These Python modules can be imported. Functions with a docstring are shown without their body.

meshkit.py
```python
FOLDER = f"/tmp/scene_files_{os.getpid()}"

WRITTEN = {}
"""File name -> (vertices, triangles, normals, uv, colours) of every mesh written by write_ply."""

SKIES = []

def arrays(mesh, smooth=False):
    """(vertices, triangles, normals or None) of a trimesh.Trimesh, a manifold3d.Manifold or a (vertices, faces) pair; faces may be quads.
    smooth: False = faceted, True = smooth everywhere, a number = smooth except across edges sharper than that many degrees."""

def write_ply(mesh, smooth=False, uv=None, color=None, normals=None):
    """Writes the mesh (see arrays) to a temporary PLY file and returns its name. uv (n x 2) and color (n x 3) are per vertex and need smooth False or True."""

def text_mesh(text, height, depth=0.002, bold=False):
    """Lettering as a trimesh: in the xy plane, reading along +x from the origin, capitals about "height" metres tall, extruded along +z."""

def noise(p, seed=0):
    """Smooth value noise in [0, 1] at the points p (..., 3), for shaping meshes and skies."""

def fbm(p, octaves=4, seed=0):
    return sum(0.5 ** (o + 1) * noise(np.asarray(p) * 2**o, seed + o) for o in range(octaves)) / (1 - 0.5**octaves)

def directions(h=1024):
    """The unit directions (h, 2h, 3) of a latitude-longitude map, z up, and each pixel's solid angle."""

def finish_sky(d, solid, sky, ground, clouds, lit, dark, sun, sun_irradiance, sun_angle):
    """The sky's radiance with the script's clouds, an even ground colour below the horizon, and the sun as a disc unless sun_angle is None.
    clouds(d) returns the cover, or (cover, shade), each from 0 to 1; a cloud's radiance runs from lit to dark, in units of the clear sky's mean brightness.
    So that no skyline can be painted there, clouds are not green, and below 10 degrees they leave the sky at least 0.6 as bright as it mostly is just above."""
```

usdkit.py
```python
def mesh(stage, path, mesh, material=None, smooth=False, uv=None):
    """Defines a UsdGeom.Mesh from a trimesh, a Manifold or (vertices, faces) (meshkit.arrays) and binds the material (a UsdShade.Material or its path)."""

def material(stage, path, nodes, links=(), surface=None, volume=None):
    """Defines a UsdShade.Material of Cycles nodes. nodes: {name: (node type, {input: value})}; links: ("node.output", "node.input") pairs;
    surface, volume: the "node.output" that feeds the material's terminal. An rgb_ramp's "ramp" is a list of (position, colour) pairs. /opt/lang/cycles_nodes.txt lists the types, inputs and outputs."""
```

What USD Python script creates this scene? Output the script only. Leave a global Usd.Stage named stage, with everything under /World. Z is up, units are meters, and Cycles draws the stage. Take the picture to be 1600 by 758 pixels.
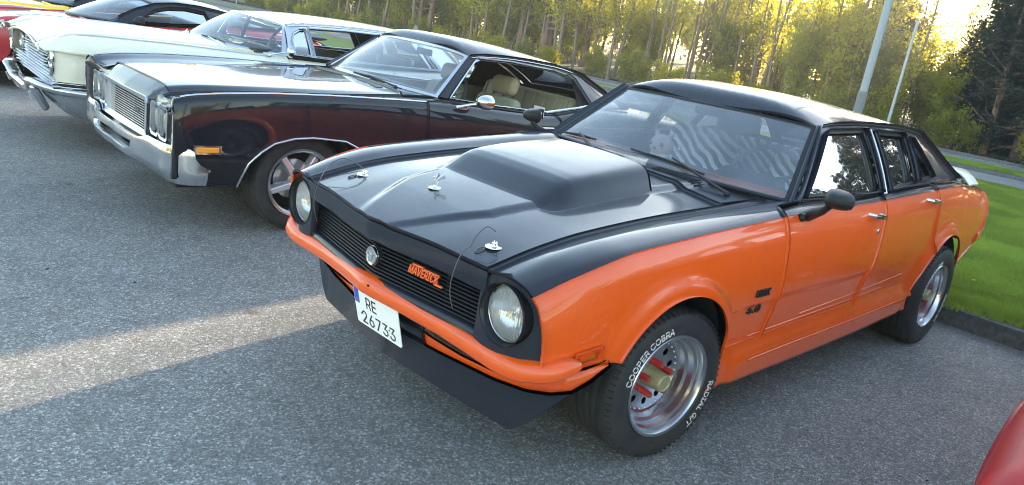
import math, random
import numpy as np, trimesh, manifold3d as m3, usdkit, meshkit, shapely
from shapely.geometry import Polygon, Point, LineString, MultiPolygon, box as sbox
from scipy.interpolate import Akima1DInterpolator
from scipy.ndimage import map_coordinates, spline_filter
from scipy.spatial import Delaunay
from pxr import Usd, UsdGeom, UsdLux, UsdShade, Gf, Sdf, Vt

stage = Usd.Stage.CreateInMemory()
UsdGeom.SetStageUpAxis(stage, UsdGeom.Tokens.z)
UsdGeom.SetStageMetersPerUnit(stage, 1.0)
stage.SetDefaultPrim(UsdGeom.Xform.Define(stage, '/World').GetPrim())
UsdGeom.Scope.Define(stage, '/World/Looks')
PI = math.pi
rng = np.random.default_rng(7)

# ------------------------------------------------------------------ camera, sky, sun, exposure
EYE = np.array([2.351, 2.207, 1.511])
YAW, PITCH, ROLL = -2.35518, -0.27383, 0.16350
d_ = np.array([math.cos(PITCH) * math.cos(YAW), math.cos(PITCH) * math.sin(YAW), math.sin(PITCH)])
r0 = np.cross(d_, [0, 0, 1]); r0 /= np.linalg.norm(r0); u0 = np.cross(r0, d_)
r_ = math.cos(ROLL) * r0 + math.sin(ROLL) * u0
u_ = -math.sin(ROLL) * r0 + math.cos(ROLL) * u0
cam = UsdGeom.Camera.Define(stage, '/World/camera')
cam.AddTransformOp().Set(Gf.Matrix4d(*r_, 0, *u_, 0, *(-d_), 0, *EYE, 1))
cam.CreateHorizontalApertureAttr(36.0); cam.CreateVerticalApertureAttr(36.0 * 485 / 1024)
cam.CreateFocalLengthAttr(36.0 * 1160.75 / 1600)
cam.CreateClippingRangeAttr(Gf.Vec2f(0.05, 2000))
cam.CreateExposureAttr(2.56)

SUN_AZ, SUN_EL = math.radians(-167.4), math.radians(9.0)
SUN = np.array([math.cos(SUN_EL) * math.cos(SUN_AZ), math.cos(SUN_EL) * math.sin(SUN_AZ), math.sin(SUN_EL)])
sky = usdkit.material(stage, '/World/Looks/sky', {
    't': ('sky_texture', {'sky_type': 'single_scattering', 'sun_disc': False, 'sun_elevation': SUN_EL,
                          'sun_rotation': math.atan2(SUN[0], SUN[1]), 'air_density': 1.0, 'aerosol_density': 0.5, 'ozone_density': 0.6}),
    'b': ('background_shader', {'strength': 0.15})}, [('t.color', 'b.color')], surface='b.background')
dome = UsdLux.DomeLight.Define(stage, '/World/sky')
UsdShade.MaterialBindingAPI.Apply(dome.GetPrim()).Bind(sky)
dome.GetPrim().SetCustomDataByKey('kind', 'structure')
sun = UsdLux.DistantLight.Define(stage, '/World/sun')
sun.CreateIntensityAttr(1.25); sun.CreateAngleAttr(0.9); sun.CreateNormalizeAttr(True); sun.CreateColorAttr(Gf.Vec3f(1.0, 0.79, 0.53))
z_ = SUN; x_ = np.cross([0, 0, 1], z_); x_ /= np.linalg.norm(x_); y_ = np.cross(z_, x_)
sun.AddTransformOp().Set(Gf.Matrix4d(*x_, 0, *y_, 0, *z_, 0, 0, 0, 50, 1))

# ------------------------------------------------------------------ scene helpers
def numbered(parent, name):
    p, k = f'{parent}/{name}', 0
    while stage.GetPrimAtPath(p):
        k += 1; p = f'{parent}/{name}_{k:03d}'
    return p

def path_of(x):
    return '/World' if x is None else (x if isinstance(x, str) else str(x.GetPath()))

def put(name, mesh, mat, parent=None, smooth=30, normals=None, label=None):
    """one Mesh prim"""
    path = numbered(path_of(parent), name)
    if isinstance(mesh, tuple) and len(mesh) == 3:
        v, f, normals = mesh
        mesh = (v, f); smooth = False
    m = usdkit.mesh(stage, path, mesh, MAT[mat] if isinstance(mat, str) else mat, smooth=smooth)
    if normals is not None:
        m.CreateNormalsAttr(Vt.Vec3fArray.FromNumpy(np.asarray(normals, np.float32))); m.SetNormalsInterpolation('vertex')
    pr = m.GetPrim()
    if label: pr.SetCustomDataByKey('label', label)
    return pr

def tag(pr, label=None, cat=None, group=None, kind=None):
    for k, v in (('label', label), ('category', cat), ('group', group), ('kind', kind)):
        if v: pr.SetCustomDataByKey(k, v)
    return pr

def thing(name, label, cat, loc=(0, 0, 0), rotz=0, group=None):
    x = UsdGeom.Xform.Define(stage, numbered('/World', name))
    x.AddTranslateOp().Set(Gf.Vec3d(*map(float, loc)))
    if rotz: x.AddRotateZOp().Set(float(math.degrees(rotz)))
    return tag(x.GetPrim(), label, cat, group)

def copy_of(src, loc, rotz=0, scale=None, label=None, cat=None, group=None):
    x = UsdGeom.Xform.Define(stage, numbered('/World', src.GetName().rstrip('0123456789').rstrip('_')))
    x.AddTranslateOp().Set(Gf.Vec3d(*map(float, loc))); x.AddRotateZOp().Set(float(math.degrees(rotz)))
    if scale is not None: x.AddScaleOp().Set(Gf.Vec3f(*map(float, scale)))
    pr = x.GetPrim()
    pr.GetReferences().AddInternalReference(src.GetPath()); pr.SetInstanceable(True)
    return tag(pr, label, cat, group)

def group_of(name, parent):           # a part that has sub-parts but no mesh of its own
    return UsdGeom.Xform.Define(stage, numbered(path_of(parent), name)).GetPrim()

# ------------------------------------------------------------------ materials
MAT = {}
def mat(name, nodes, links=(), surface='p.BSDF', **k):
    MAT[name] = usdkit.material(stage, '/World/Looks/' + name, nodes, links, surface=surface, **k)
def simple(name, col, rough=0.5, metal=0.0, **k):
    mat(name, {'p': ('principled_bsdf', {'base_color': col, 'roughness': rough, 'metallic': metal, **k})})

def paint(name, col, rough, coat, coat_rough, dust=0.02, dustcol=(.35, .33, .30), spec=0.5, coat_ior=1.5):
    """car paint: base under a clear coat, with a film of dust and a slight waviness"""
    mat(name, {
        'g': ('texture_coordinate', {}),
        'n': ('noise_texture', {'scale': 3.0, 'detail': 5.0, 'roughness': 0.65}),
        'n2': ('noise_texture', {'scale': 260.0, 'detail': 2.0}),
        'r': ('rgb_ramp', {'ramp': [(0.35, (0, 0, 0)), (0.75, (1, 1, 1))]}),
        'r2': ('rgb_ramp', {'ramp': [(0.45, (0.25,) * 3), (0.72, (1, 1, 1))]}),
        'm0': ('math', {'math_type': 'multiply', 'value2': dust}),
        'm1': ('math', {'math_type': 'multiply'}),
        'x': ('mix_color', {'a': col, 'b': dustcol}),
        'rr': ('map_range', {'from_min': 0.2, 'from_max': 0.8, 'to_min': rough * 0.8, 'to_max': rough * 1.35}),
        'nb': ('noise_texture', {'scale': 2.2, 'detail': 1.0}),
        'bm': ('bump', {'strength': 0.035, 'distance': 0.02}),
        'p': ('principled_bsdf', {'coat_weight': coat, 'coat_roughness': coat_rough, 'coat_ior': coat_ior, 'specular_ior_level': spec}),
    }, [('g.object', 'n.vector'), ('g.object', 'n2.vector'), ('g.object', 'nb.vector'), ('n.fac', 'r.fac'), ('n2.fac', 'r2.fac'), ('r.color', 'm0.value1'), ('m0.value', 'm1.value1'),
        ('r2.color', 'm1.value2'), ('m1.value', 'x.fac'), ('x.result', 'p.base_color'), ('n.fac', 'rr.value'), ('rr.result', 'p.roughness'),
        ('nb.fac', 'bm.height'), ('bm.normal', 'p.coat_normal'), ('bm.normal', 'p.normal')])

paint('orange_paint', (0.62, 0.074, 0.0010), 0.36, 0.70, 0.03, dust=0.02, dustcol=(.50, .26, .15))
paint('satin_black_paint', (0.010, 0.0115, 0.016), 0.36, .80, 0.07, dust=0.05, dustcol=(.14, .15, .19), spec=.10, coat_ior=1.45)
paint('gloss_black_paint', (0.004, 0.0045, 0.007), 0.3, 1.0, 0.012, dust=0.003, spec=.1)
paint('cream_paint', (0.66, 0.62, 0.49), 0.35, 0.9, 0.03, dust=0.03)
paint('dark_red_paint', (0.30, 0.010, 0.014), 0.35, 1.0, 0.03, dust=0.03)
paint('yellow_paint', (0.80, 0.53, 0.005), 0.35, 1.0, 0.03, dust=0.02)
paint('corner_red_paint', (0.27, 0.014, 0.016), 0.45, 0.12, 0.15, dust=0.05, spec=.15)
simple('chrome', (0.78, 0.79, 0.80), 0.07, 1.0)
mat('worn_chrome', {'g': ('texture_coordinate', {}), 'n': ('noise_texture', {'scale': 9.0, 'detail': 6.0}),
    'rr': ('map_range', {'from_min': .3, 'from_max': .75, 'to_min': .05, 'to_max': .24}),
    'p': ('principled_bsdf', {'base_color': (.70, .71, .73), 'metallic': 1.0})},
    [('g.object', 'n.vector'), ('n.fac', 'rr.value'), ('rr.result', 'p.roughness')])
simple('polished_aluminium', (0.58, 0.58, 0.59), 0.21, 1.0)
simple('cast_aluminium', (0.62, 0.62, 0.63), 0.25, 0.8)
simple('brass', (0.42, 0.37, 0.20), 0.42, 0.7)
simple('red_anodised', (0.55, 0.03, 0.025), 0.35, 0.35)
simple('rust_brown', (0.16, 0.08, 0.04), 0.8)
mat('rubber', {'g': ('texture_coordinate', {}), 'n': ('noise_texture', {'scale': 14.0, 'detail': 5.0}),
    'x': ('rgb_ramp', {'ramp': [(0.3, (.009, .009, .010)), (0.75, (.024, .0235, .023))]}),
    'p': ('principled_bsdf', {'roughness': 0.62})}, [('g.object', 'n.vector'), ('n.fac', 'x.fac'), ('x.color', 'p.base_color')])
simple('black_plastic', (0.009, 0.009, 0.010), 0.42, specular_ior_level=.35)
simple('black_trim', (0.010, 0.010, 0.011), 0.35)
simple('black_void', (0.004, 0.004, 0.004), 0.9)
simple('dark_interior', (0.02, 0.021, 0.024), 0.7)
simple('grey_interior', (0.05, 0.052, 0.058), 0.75)
simple('white_letter', (0.62, 0.60, 0.56), 0.7)
simple('plate_white', (0.80, 0.80, 0.78), 0.4)
simple('plate_black', (0.015, 0.015, 0.015), 0.5)
simple('plate_blue', (0.03, 0.08, 0.42), 0.4)
simple('amber_plastic', (0.75, 0.26, 0.02), 0.25, coat_weight=0.6)
simple('amber_dim', (0.52, 0.15, 0.025), 0.3, coat_weight=0.5)
simple('red_plastic', (0.5, 0.02, 0.02), 0.25, coat_weight=0.6)
simple('orange_trim', (0.72, 0.12, 0.03), 0.5)
simple('beige_vinyl', (0.34, 0.27, 0.16), 0.5)
simple('green_beige_vinyl', (0.30, 0.28, 0.18), 0.55)
simple('pink_plush', (0.55, 0.40, 0.34), 0.95)
simple('white_plush', (0.70, 0.66, 0.62), 0.95)
simple('headlight_bowl', (0.86, 0.86, 0.84), 0.10, 1.0)
simple('galvanised', (0.27, 0.29, 0.31), 0.5, 0.3)
simple('sign_grey', (0.16, 0.165, 0.17), 0.6, 0.2)
simple('steel_cable', (0.10, 0.09, 0.09), 0.4, 0.6)
simple('line_paint', (0.62, 0.62, 0.58), 0.7)
simple('orange_line', (0.80, 0.36, 0.05), 0.7)
simple('wood_panel', (0.09, 0.075, 0.05), 0.6)
mat('zebra', {'g': ('texture_coordinate', {}), 'mp': ('mapping', {'rotation': (0.62, 0.25, 0.2), 'scale': (1, 1.0, 1)}),
    'w': ('wave_texture', {'wave_type': 'bands', 'bands_direction': 'z', 'scale': 6.2, 'distortion': 3.0, 'detail': 1.5, 'detail_scale': .9, 'detail_roughness': .6}),
    'r': ('rgb_ramp', {'ramp': [(0.50, (.012, .012, .014)), (0.56, (.72, .72, .71))]}),
    'p': ('principled_bsdf', {'roughness': 0.9})}, [('g.object', 'mp.vector'), ('mp.vector', 'w.vector'), ('w.fac', 'r.fac'), ('r.color', 'p.base_color')])
def glass(name, tint, ior=1.5, rough=0.0, extra=0.0):
    mat(name, {'f': ('fresnel', {'IOR': ior}), 'a': ('math', {'math_type': 'add', 'value2': extra}), 't': ('transparent_bsdf', {'color': tint}),
               'g': ('glossy_bsdf', {'color': (1, 1, 1), 'roughness': rough}), 'm': ('mix_closure', {})},
        [('f.fac', 'a.value1'), ('a.value', 'm.fac'), ('t.BSDF', 'm.closure1'), ('g.BSDF', 'm.closure2')], surface='m.closure')
glass('window_glass', (0.72, 0.78, 0.78), 1.55, 0.0, 0.01)
mat('windscreen_glass', {'f': ('fresnel', {'IOR': 1.6}), 'a': ('math', {'math_type': 'add', 'value2': .05}), 't': ('transparent_bsdf', {'color': (.82, .86, .88)}),
    'g': ('glossy_bsdf', {'roughness': .02, 'color': (1, 1, 1)}), 'm': ('mix_closure', {}), 'd': ('diffuse_bsdf', {'color': (.62, .66, .72)}),
    'o': ('texture_coordinate', {}), 'n': ('noise_texture', {'scale': 4.0, 'detail': 6.0}), 'r': ('map_range', {'from_min': .3, 'from_max': .7, 'to_min': .03, 'to_max': .065}), 'm2': ('mix_closure', {})},
    [('o.object', 'n.vector'), ('n.fac', 'r.value'), ('r.result', 'm2.fac'), ('f.fac', 'a.value1'), ('a.value', 'm.fac'), ('t.BSDF', 'm.closure1'), ('g.BSDF', 'm.closure2'), ('m.closure', 'm2.closure1'), ('d.BSDF', 'm2.closure2')], surface='m2.closure')
glass('tinted_glass', (0.40, 0.42, 0.42), 1.6, 0.0, 0.03)
glass('lens_glass', (0.92, 0.93, 0.93), 1.45)
mat('headlight_lens', {'g': ('texture_coordinate', {}), 'w': ('wave_texture', {'wave_type': 'bands', 'bands_direction': 'y', 'scale': 26.0, 'distortion': 0.4}),
    'b': ('bump', {'strength': 0.55, 'distance': 0.006}), 'f': ('fresnel', {'IOR': 1.5}),
    't': ('refraction_bsdf', {'color': (.93, .94, .93), 'roughness': 0.06, 'IOR': 1.12}), 'gl': ('glossy_bsdf', {'roughness': 0.05, 'color': (1, 1, 1)}), 'm': ('mix_closure', {}), 'df': ('diffuse_bsdf', {'color': (.85, .86, .84)}), 'm2': ('mix_closure', {'fac': .28})},
    [('g.object', 'w.vector'), ('w.fac', 'b.height'), ('b.normal', 't.normal'), ('b.normal', 'gl.normal'), ('f.fac', 'm.fac'), ('t.BSDF', 'm.closure1'), ('gl.BSDF', 'm.closure2'), ('m.closure', 'm2.closure1'), ('df.BSDF', 'm2.closure2')], surface='m2.closure')

def asphalt(name, lo, hi, chip, amount, stains=()):
    ex, el, last = {}, [], 'mx3.result'
    for i, (sx, sy, sr, sc) in enumerate(stains):        # oil and rust stains: a ragged blot round a point
        ex.update({f'sd{i}': ('vector_math', {'math_type': 'distance', 'vector2': (sx, sy, 0)}), f'sn{i}': ('math', {'math_type': 'multiply_add', 'value2': sr * 1.6}), f'sm{i}': ('map_range', {'range_type': 'smoothstep', 'from_min': sr * .55, 'from_max': sr * 1.9, 'to_min': .75, 'to_max': 0, 'clamp': True}), f'sx{i}': ('mix_color', {'blend_type': 'multiply', 'b': sc})})
        el += [('g.position', f'sd{i}.vector1'), ('n3.fac', f'sn{i}.value1'), (f'sd{i}.value', f'sn{i}.value3'), (f'sn{i}.value', f'sm{i}.value'), (f'sm{i}.result', f'sx{i}.fac'), (last, f'sx{i}.a')]; last = f'sx{i}.result'
    mat(name, {**ex,
        'g': ('geometry', {}),
        'v': ('voronoi_texture', {'feature': 'f1', 'scale': 125.0, 'randomness': 1.0}),
        've': ('voronoi_texture', {'feature': 'distance_to_edge', 'scale': 125.0, 'randomness': 1.0}),
        'v2': ('voronoi_texture', {'feature': 'f1', 'scale': 260.0, 'randomness': 1.0}),
        'sc': ('separate_color', {'color_type': 'rgb'}), 'sc2': ('separate_color', {'color_type': 'rgb'}),
        'r': ('rgb_ramp', {'ramp': [(0.0, lo), (0.55, hi), (1 - amount, tuple(1.4 * c for c in hi)), (1 - amount * .6, chip), (1.0, tuple(1.25 * c for c in chip))]}),
        'r2': ('rgb_ramp', {'ramp': [(0.0, (.68,) * 3), (0.6, (1.0,) * 3), (1.0, (1.35, 1.35, 1.32))]}),
        'mx': ('mix_color', {'blend_type': 'multiply', 'fac': 0.8}),
        'n': ('noise_texture', {'scale': 0.55, 'detail': 6.0, 'roughness': 0.6}),
        'nr': ('rgb_ramp', {'ramp': [(0.3, (.74, .75, .77)), (0.7, (1.18, 1.16, 1.13))]}),
        'n3': ('noise_texture', {'scale': 7.0, 'detail': 4.0, 'roughness': 0.7}),
        'n3r': ('rgb_ramp', {'ramp': [(0.26, (.60, .56, .50)), (0.36, (.90, .89, .87)), (0.62, (1.05,) * 3)]}),
        'mx2': ('mix_color', {'blend_type': 'multiply', 'fac': 1.0}), 'mx3': ('mix_color', {'blend_type': 'multiply', 'fac': 1.0}),
        'er': ('rgb_ramp', {'ramp': [(0.0, (0, 0, 0)), (0.16, (1, 1, 1))]}),
        'hm': ('math', {'math_type': 'multiply'}),
        'b': ('bump', {'strength': 0.8, 'distance': 0.006}),
        'p': ('principled_bsdf', {'roughness': 0.78})},
        [('g.position', x + '.vector') for x in ('v', 've', 'v2', 'n', 'n3')] +
        [('v.color', 'sc.color'), ('sc.r', 'r.fac'), ('v2.color', 'sc2.color'), ('sc2.g', 'r2.fac'), ('r.color', 'mx.a'), ('r2.color', 'mx.b'),
         ('n.fac', 'nr.fac'), ('n3.fac', 'n3r.fac'), ('mx.result', 'mx2.a'), ('nr.color', 'mx2.b'), ('mx2.result', 'mx3.a'), ('n3r.color', 'mx3.b'), (last, 'p.base_color'), *el,
         ('ve.distance', 'er.fac'), ('er.color', 'hm.value1'), ('sc.g', 'hm.value2'), ('hm.value', 'b.height'), ('b.normal', 'p.normal')])
asphalt('asphalt', (.200, .195, .187), (.268, .262, .251), (.46, .45, .43), 0.15, [(1.03, -3.55, .05, (.35, .35, .36)), (.83, -1.02, .05, (.62, .48, .30)), (1.40, -.90, .03, (.55, .42, .28)), (.6, 1.6, .10, (.62, .62, .64)), (1.75, .15, .07, (.6, .6, .62)), (-1.4, -2.2, .2, (.45, .45, .46))])
asphalt('road_asphalt', (.15, .15, .155), (.26, .26, .265), (.40, .40, .40), 0.10)
mat('kerb_concrete', {'g': ('geometry', {}), 'n': ('noise_texture', {'scale': 22.0, 'detail': 8.0, 'roughness': .7}),
    'r': ('rgb_ramp', {'ramp': [(0.3, (.035, .036, .04)), (0.7, (.11, .11, .11))]}), 'b': ('bump', {'strength': .7, 'distance': .01}),
    'p': ('principled_bsdf', {'roughness': .85})}, [('g.position', 'n.vector'), ('n.fac', 'r.fac'), ('r.color', 'p.base_color'), ('n.fac', 'b.height'), ('b.normal', 'p.normal')])
def soil(name, a, b):
    mat(name, {'g': ('geometry', {}), 'n': ('noise_texture', {'scale': 3.0, 'detail': 8.0, 'roughness': .7}),
        'r': ('rgb_ramp', {'ramp': [(0.3, a), (0.7, b)]}), 'p': ('principled_bsdf', {'roughness': .95})},
        [('g.position', 'n.vector'), ('n.fac', 'r.fac'), ('r.color', 'p.base_color')])
soil('lawn_soil', (.10, .15, .02), (.17, .23, .04))
soil('forest_soil', (.030, .034, .014), (.07, .06, .03))
soil('litter', (.035, .050, .012), (.085, .10, .025))
def leaf(name, c1, c2, trans):
    mat(name, {'g': ('geometry', {}), 'o': ('object_info', {}),
        'r': ('rgb_ramp', {'ramp': [(0.0, c1), (1.0, c2)]}), 'hs': ('hsv', {'hue': .5}), 'vr': ('map_range', {'from_min': 0, 'from_max': 1, 'to_min': .75, 'to_max': 1.25}),
        'd': ('principled_bsdf', {'roughness': .55}), 't': ('translucent_bsdf', {}), 'm': ('mix_closure', {'fac': trans})},
        [('g.random_per_island', 'r.fac'), ('r.color', 'hs.color'), ('o.random', 'vr.value'), ('vr.result', 'hs.value'), ('hs.color', 'd.base_color'), ('hs.color', 't.color'), ('d.BSDF', 'm.closure1'), ('t.BSDF', 'm.closure2')], surface='m.closure')
leaf('birch_leaf', (.48, .43, .022), (.80, .64, .045), .72)
leaf('olive_leaf', (.33, .32, .03), (.58, .50, .06), .68)
leaf('pine_needle', (.035, .05, .02), (.09, .095, .035), .35)
leaf('spruce_needle', (.018, .028, .013), (.048, .055, .022), .22)
leaf('grass_blade', (.28, .37, .05), (.46, .54, .11), .5)
leaf('dandelion', (.75, .55, .02), (.85, .65, .03), .2)
mat('bark', {'g': ('texture_coordinate', {}), 'mp': ('mapping', {'scale': (1, 1, .22)}), 'n': ('noise_texture', {'scale': 26.0, 'detail': 6.0, 'roughness': .7}),
    'r': ('rgb_ramp', {'ramp': [(0.3, (.07, .05, .035)), (0.7, (.24, .17, .12))]}), 'b': ('bump', {'strength': .8, 'distance': .03}), 'p': ('principled_bsdf', {'roughness': .9})},
    [('g.object', 'mp.vector'), ('mp.vector', 'n.vector'), ('n.fac', 'r.fac'), ('r.color', 'p.base_color'), ('n.fac', 'b.height'), ('b.normal', 'p.normal')])
mat('pine_bark', {'g': ('texture_coordinate', {}), 'mp': ('mapping', {'scale': (1, 1, .3)}), 'n': ('noise_texture', {'scale': 18.0, 'detail': 6.0, 'roughness': .7}),
    'r': ('rgb_ramp', {'ramp': [(0.3, (.06, .035, .025)), (0.7, (.22, .12, .08))]}), 'p': ('principled_bsdf', {'roughness': .9})},
    [('g.object', 'mp.vector'), ('mp.vector', 'n.vector'), ('n.fac', 'r.fac'), ('r.color', 'p.base_color')])
# ------------------------------------------------------------------ geometry helpers
cat_ = trimesh.util.concatenate
def aka(x, y):
    x, y = np.asarray(x, float), np.asarray(y, float)
    o = np.argsort(x); x, y = x[o], y[o]
    if len(x) < 3: return lambda q: np.interp(q, x, y)
    a = Akima1DInterpolator(x, y, method='makima')
    return lambda q: a(np.clip(q, x[0], x[-1]))

def boxm(x0, x1, y0, y1, z0, z1):
    return trimesh.creation.box(bounds=[[x0, y0, z0], [x1, y1, z1]])

def hull(pts, r):
    """rounded solid: hull of small spheres (r may be a list)"""
    pts = np.atleast_2d(np.asarray(pts, float)); rs = np.broadcast_to(np.asarray(r, float), (len(pts),))
    s = trimesh.creation.icosphere(subdivisions=2).vertices
    return trimesh.Trimesh(np.vstack([s * q + p for p, q in zip(pts, rs)])).convex_hull

def rbox(x0, x1, y0, y1, z0, z1, r):
    return hull([[x, y, z] for x in (x0 + r, x1 - r) for y in (y0 + r, y1 - r) for z in (z0 + r, z1 - r)], r)

def tube(pts, r, n=10, closed=False, caps=True, squash=None, up=(0, 0, 1)):
    """sweep of a round (or squash=(a, b) elliptic) profile along points; r scalar or per point"""
    p = np.asarray(pts, float); m = len(p)
    t = np.roll(p, -1, 0) - np.roll(p, 1, 0) if closed else np.gradient(p, axis=0)
    t /= np.linalg.norm(t, axis=1, keepdims=True)
    up = np.asarray(up, float)
    a = np.cross(t, up); bad = np.linalg.norm(a, axis=1) < 1e-3
    a[bad] = np.cross(t[bad], [1, 0.01, 0]); a /= np.linalg.norm(a, axis=1, keepdims=True)
    b = np.cross(a, t)
    r = np.broadcast_to(np.asarray(r, float), (m,)); th = np.linspace(0, 2 * PI, n, endpoint=False)
    sa, sb = squash or (1, 1)
    v = (p[:, None] + r[:, None, None] * (sa * np.cos(th)[None, :, None] * a[:, None] + sb * np.sin(th)[None, :, None] * b[:, None])).reshape(-1, 3)
    f = []
    for i in range(m if closed else m - 1):
        j = (i + 1) % m
        for k in range(n):
            l = (k + 1) % n
            f += [[i * n + k, i * n + l, j * n + l], [i * n + k, j * n + l, j * n + k]]
    if caps and not closed:
        for i, s in ((0, 1), (m - 1, -1)):
            c = len(v); v = np.vstack([v, p[i]])
            for k in range(n):
                l = (k + 1) % n
                f.append([c, i * n + l, i * n + k][::s])
    msh = trimesh.Trimesh(v, np.array(f), process=False)
    if msh.volume < 0: msh.invert()
    return msh

def sweep(profile, pts, ups, closed_profile=True, caps=True):
    """sweep a 2-D profile (a, b) along pts; a runs along side = t x up, b along up (given per point)"""
    p = np.asarray(pts, float); m, n = len(p), len(profile); pr = np.asarray(profile, float)
    t = np.gradient(p, axis=0); t /= np.linalg.norm(t, axis=1, keepdims=True)
    up = np.broadcast_to(np.asarray(ups, float), (m, 3)); a = np.cross(t, up); a /= np.linalg.norm(a, axis=1, keepdims=True); b = np.cross(a, t)
    prf = pr if pr.ndim == 3 else np.broadcast_to(pr, (m, n, 2))
    v = (p[:, None] + prf[..., :1] * a[:, None] + prf[..., 1:] * b[:, None]).reshape(-1, 3); n = prf.shape[1]
    f = []
    for i in range(m - 1):
        for k in range(n if closed_profile else n - 1):
            l = (k + 1) % n
            f += [[i * n + k, i * n + l, (i + 1) * n + l], [i * n + k, (i + 1) * n + l, (i + 1) * n + k]]
    if caps and closed_profile:
        for i, s in ((0, 1), (m - 1, -1)):
            c = len(v); v = np.vstack([v, v[i * n:(i + 1) * n].mean(0)])
            for k in range(n): f.append([c, i * n + (k + 1) % n, i * n + k][::s])
    msh = trimesh.Trimesh(v, np.array(f), process=False)
    if closed_profile and caps and msh.volume < 0: msh.invert()
    return msh

def lathe(profile, n=48, axis='y'):
    """revolve (radius, height) around the axis"""
    pr = np.asarray(profile, float); th = np.linspace(0, 2 * PI, n, endpoint=False); m = len(pr)
    c, s = np.cos(th), np.sin(th)
    R, H = pr[:, 0][:, None], pr[:, 1][:, None] * np.ones(n)[None]
    if axis == 'y': v = np.stack([R * c, H, R * s], -1)
    elif axis == 'x': v = np.stack([H, R * c, R * s], -1)
    else: v = np.stack([R * c, R * s, H], -1)
    v = v.reshape(-1, 3); f = []
    for i in range(m - 1):
        for k in range(n):
            l = (k + 1) % n
            f += [[i * n + k, i * n + l, (i + 1) * n + l], [i * n + k, (i + 1) * n + l, (i + 1) * n + k]]
    return trimesh.Trimesh(v, np.array(f), process=False)

def extrude(poly, d):
    gs = getattr(poly, 'geoms', [poly])
    return cat_([trimesh.creation.extrude_polygon(g, d, engine='earcut') for g in gs])

def frame3(mesh, o, ex, ey, ez):
    """maps a mesh's x, y, z on the given axes at o"""
    m = mesh.copy(); v = m.vertices
    m.vertices = np.asarray(o) + v[:, :1] * np.asarray(ex) + v[:, 1:2] * np.asarray(ey) + v[:, 2:] * np.asarray(ez)
    if np.dot(np.cross(ex, ey), ez) < 0: m.invert()
    return m

def mir(m):
    """mirror across the car's centre plane y = 0"""
    if isinstance(m, tuple):
        v, f, n = m; s = np.array([1, -1, 1.]); return v * s, f[:, ::-1], n * s
    q = m.copy(); q.vertices = q.vertices * [1, -1, 1]; q.invert(); return q

def ring_pts(ring, h):
    c = np.asarray(ring.coords)[:-1]; out = []
    for a, b in zip(c, np.roll(c, -1, 0)):
        k = max(1, int(math.ceil(np.linalg.norm(b - a) / h)))
        out += [a + (b - a) * i / k for i in range(k)]
    return np.array(out)

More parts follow.
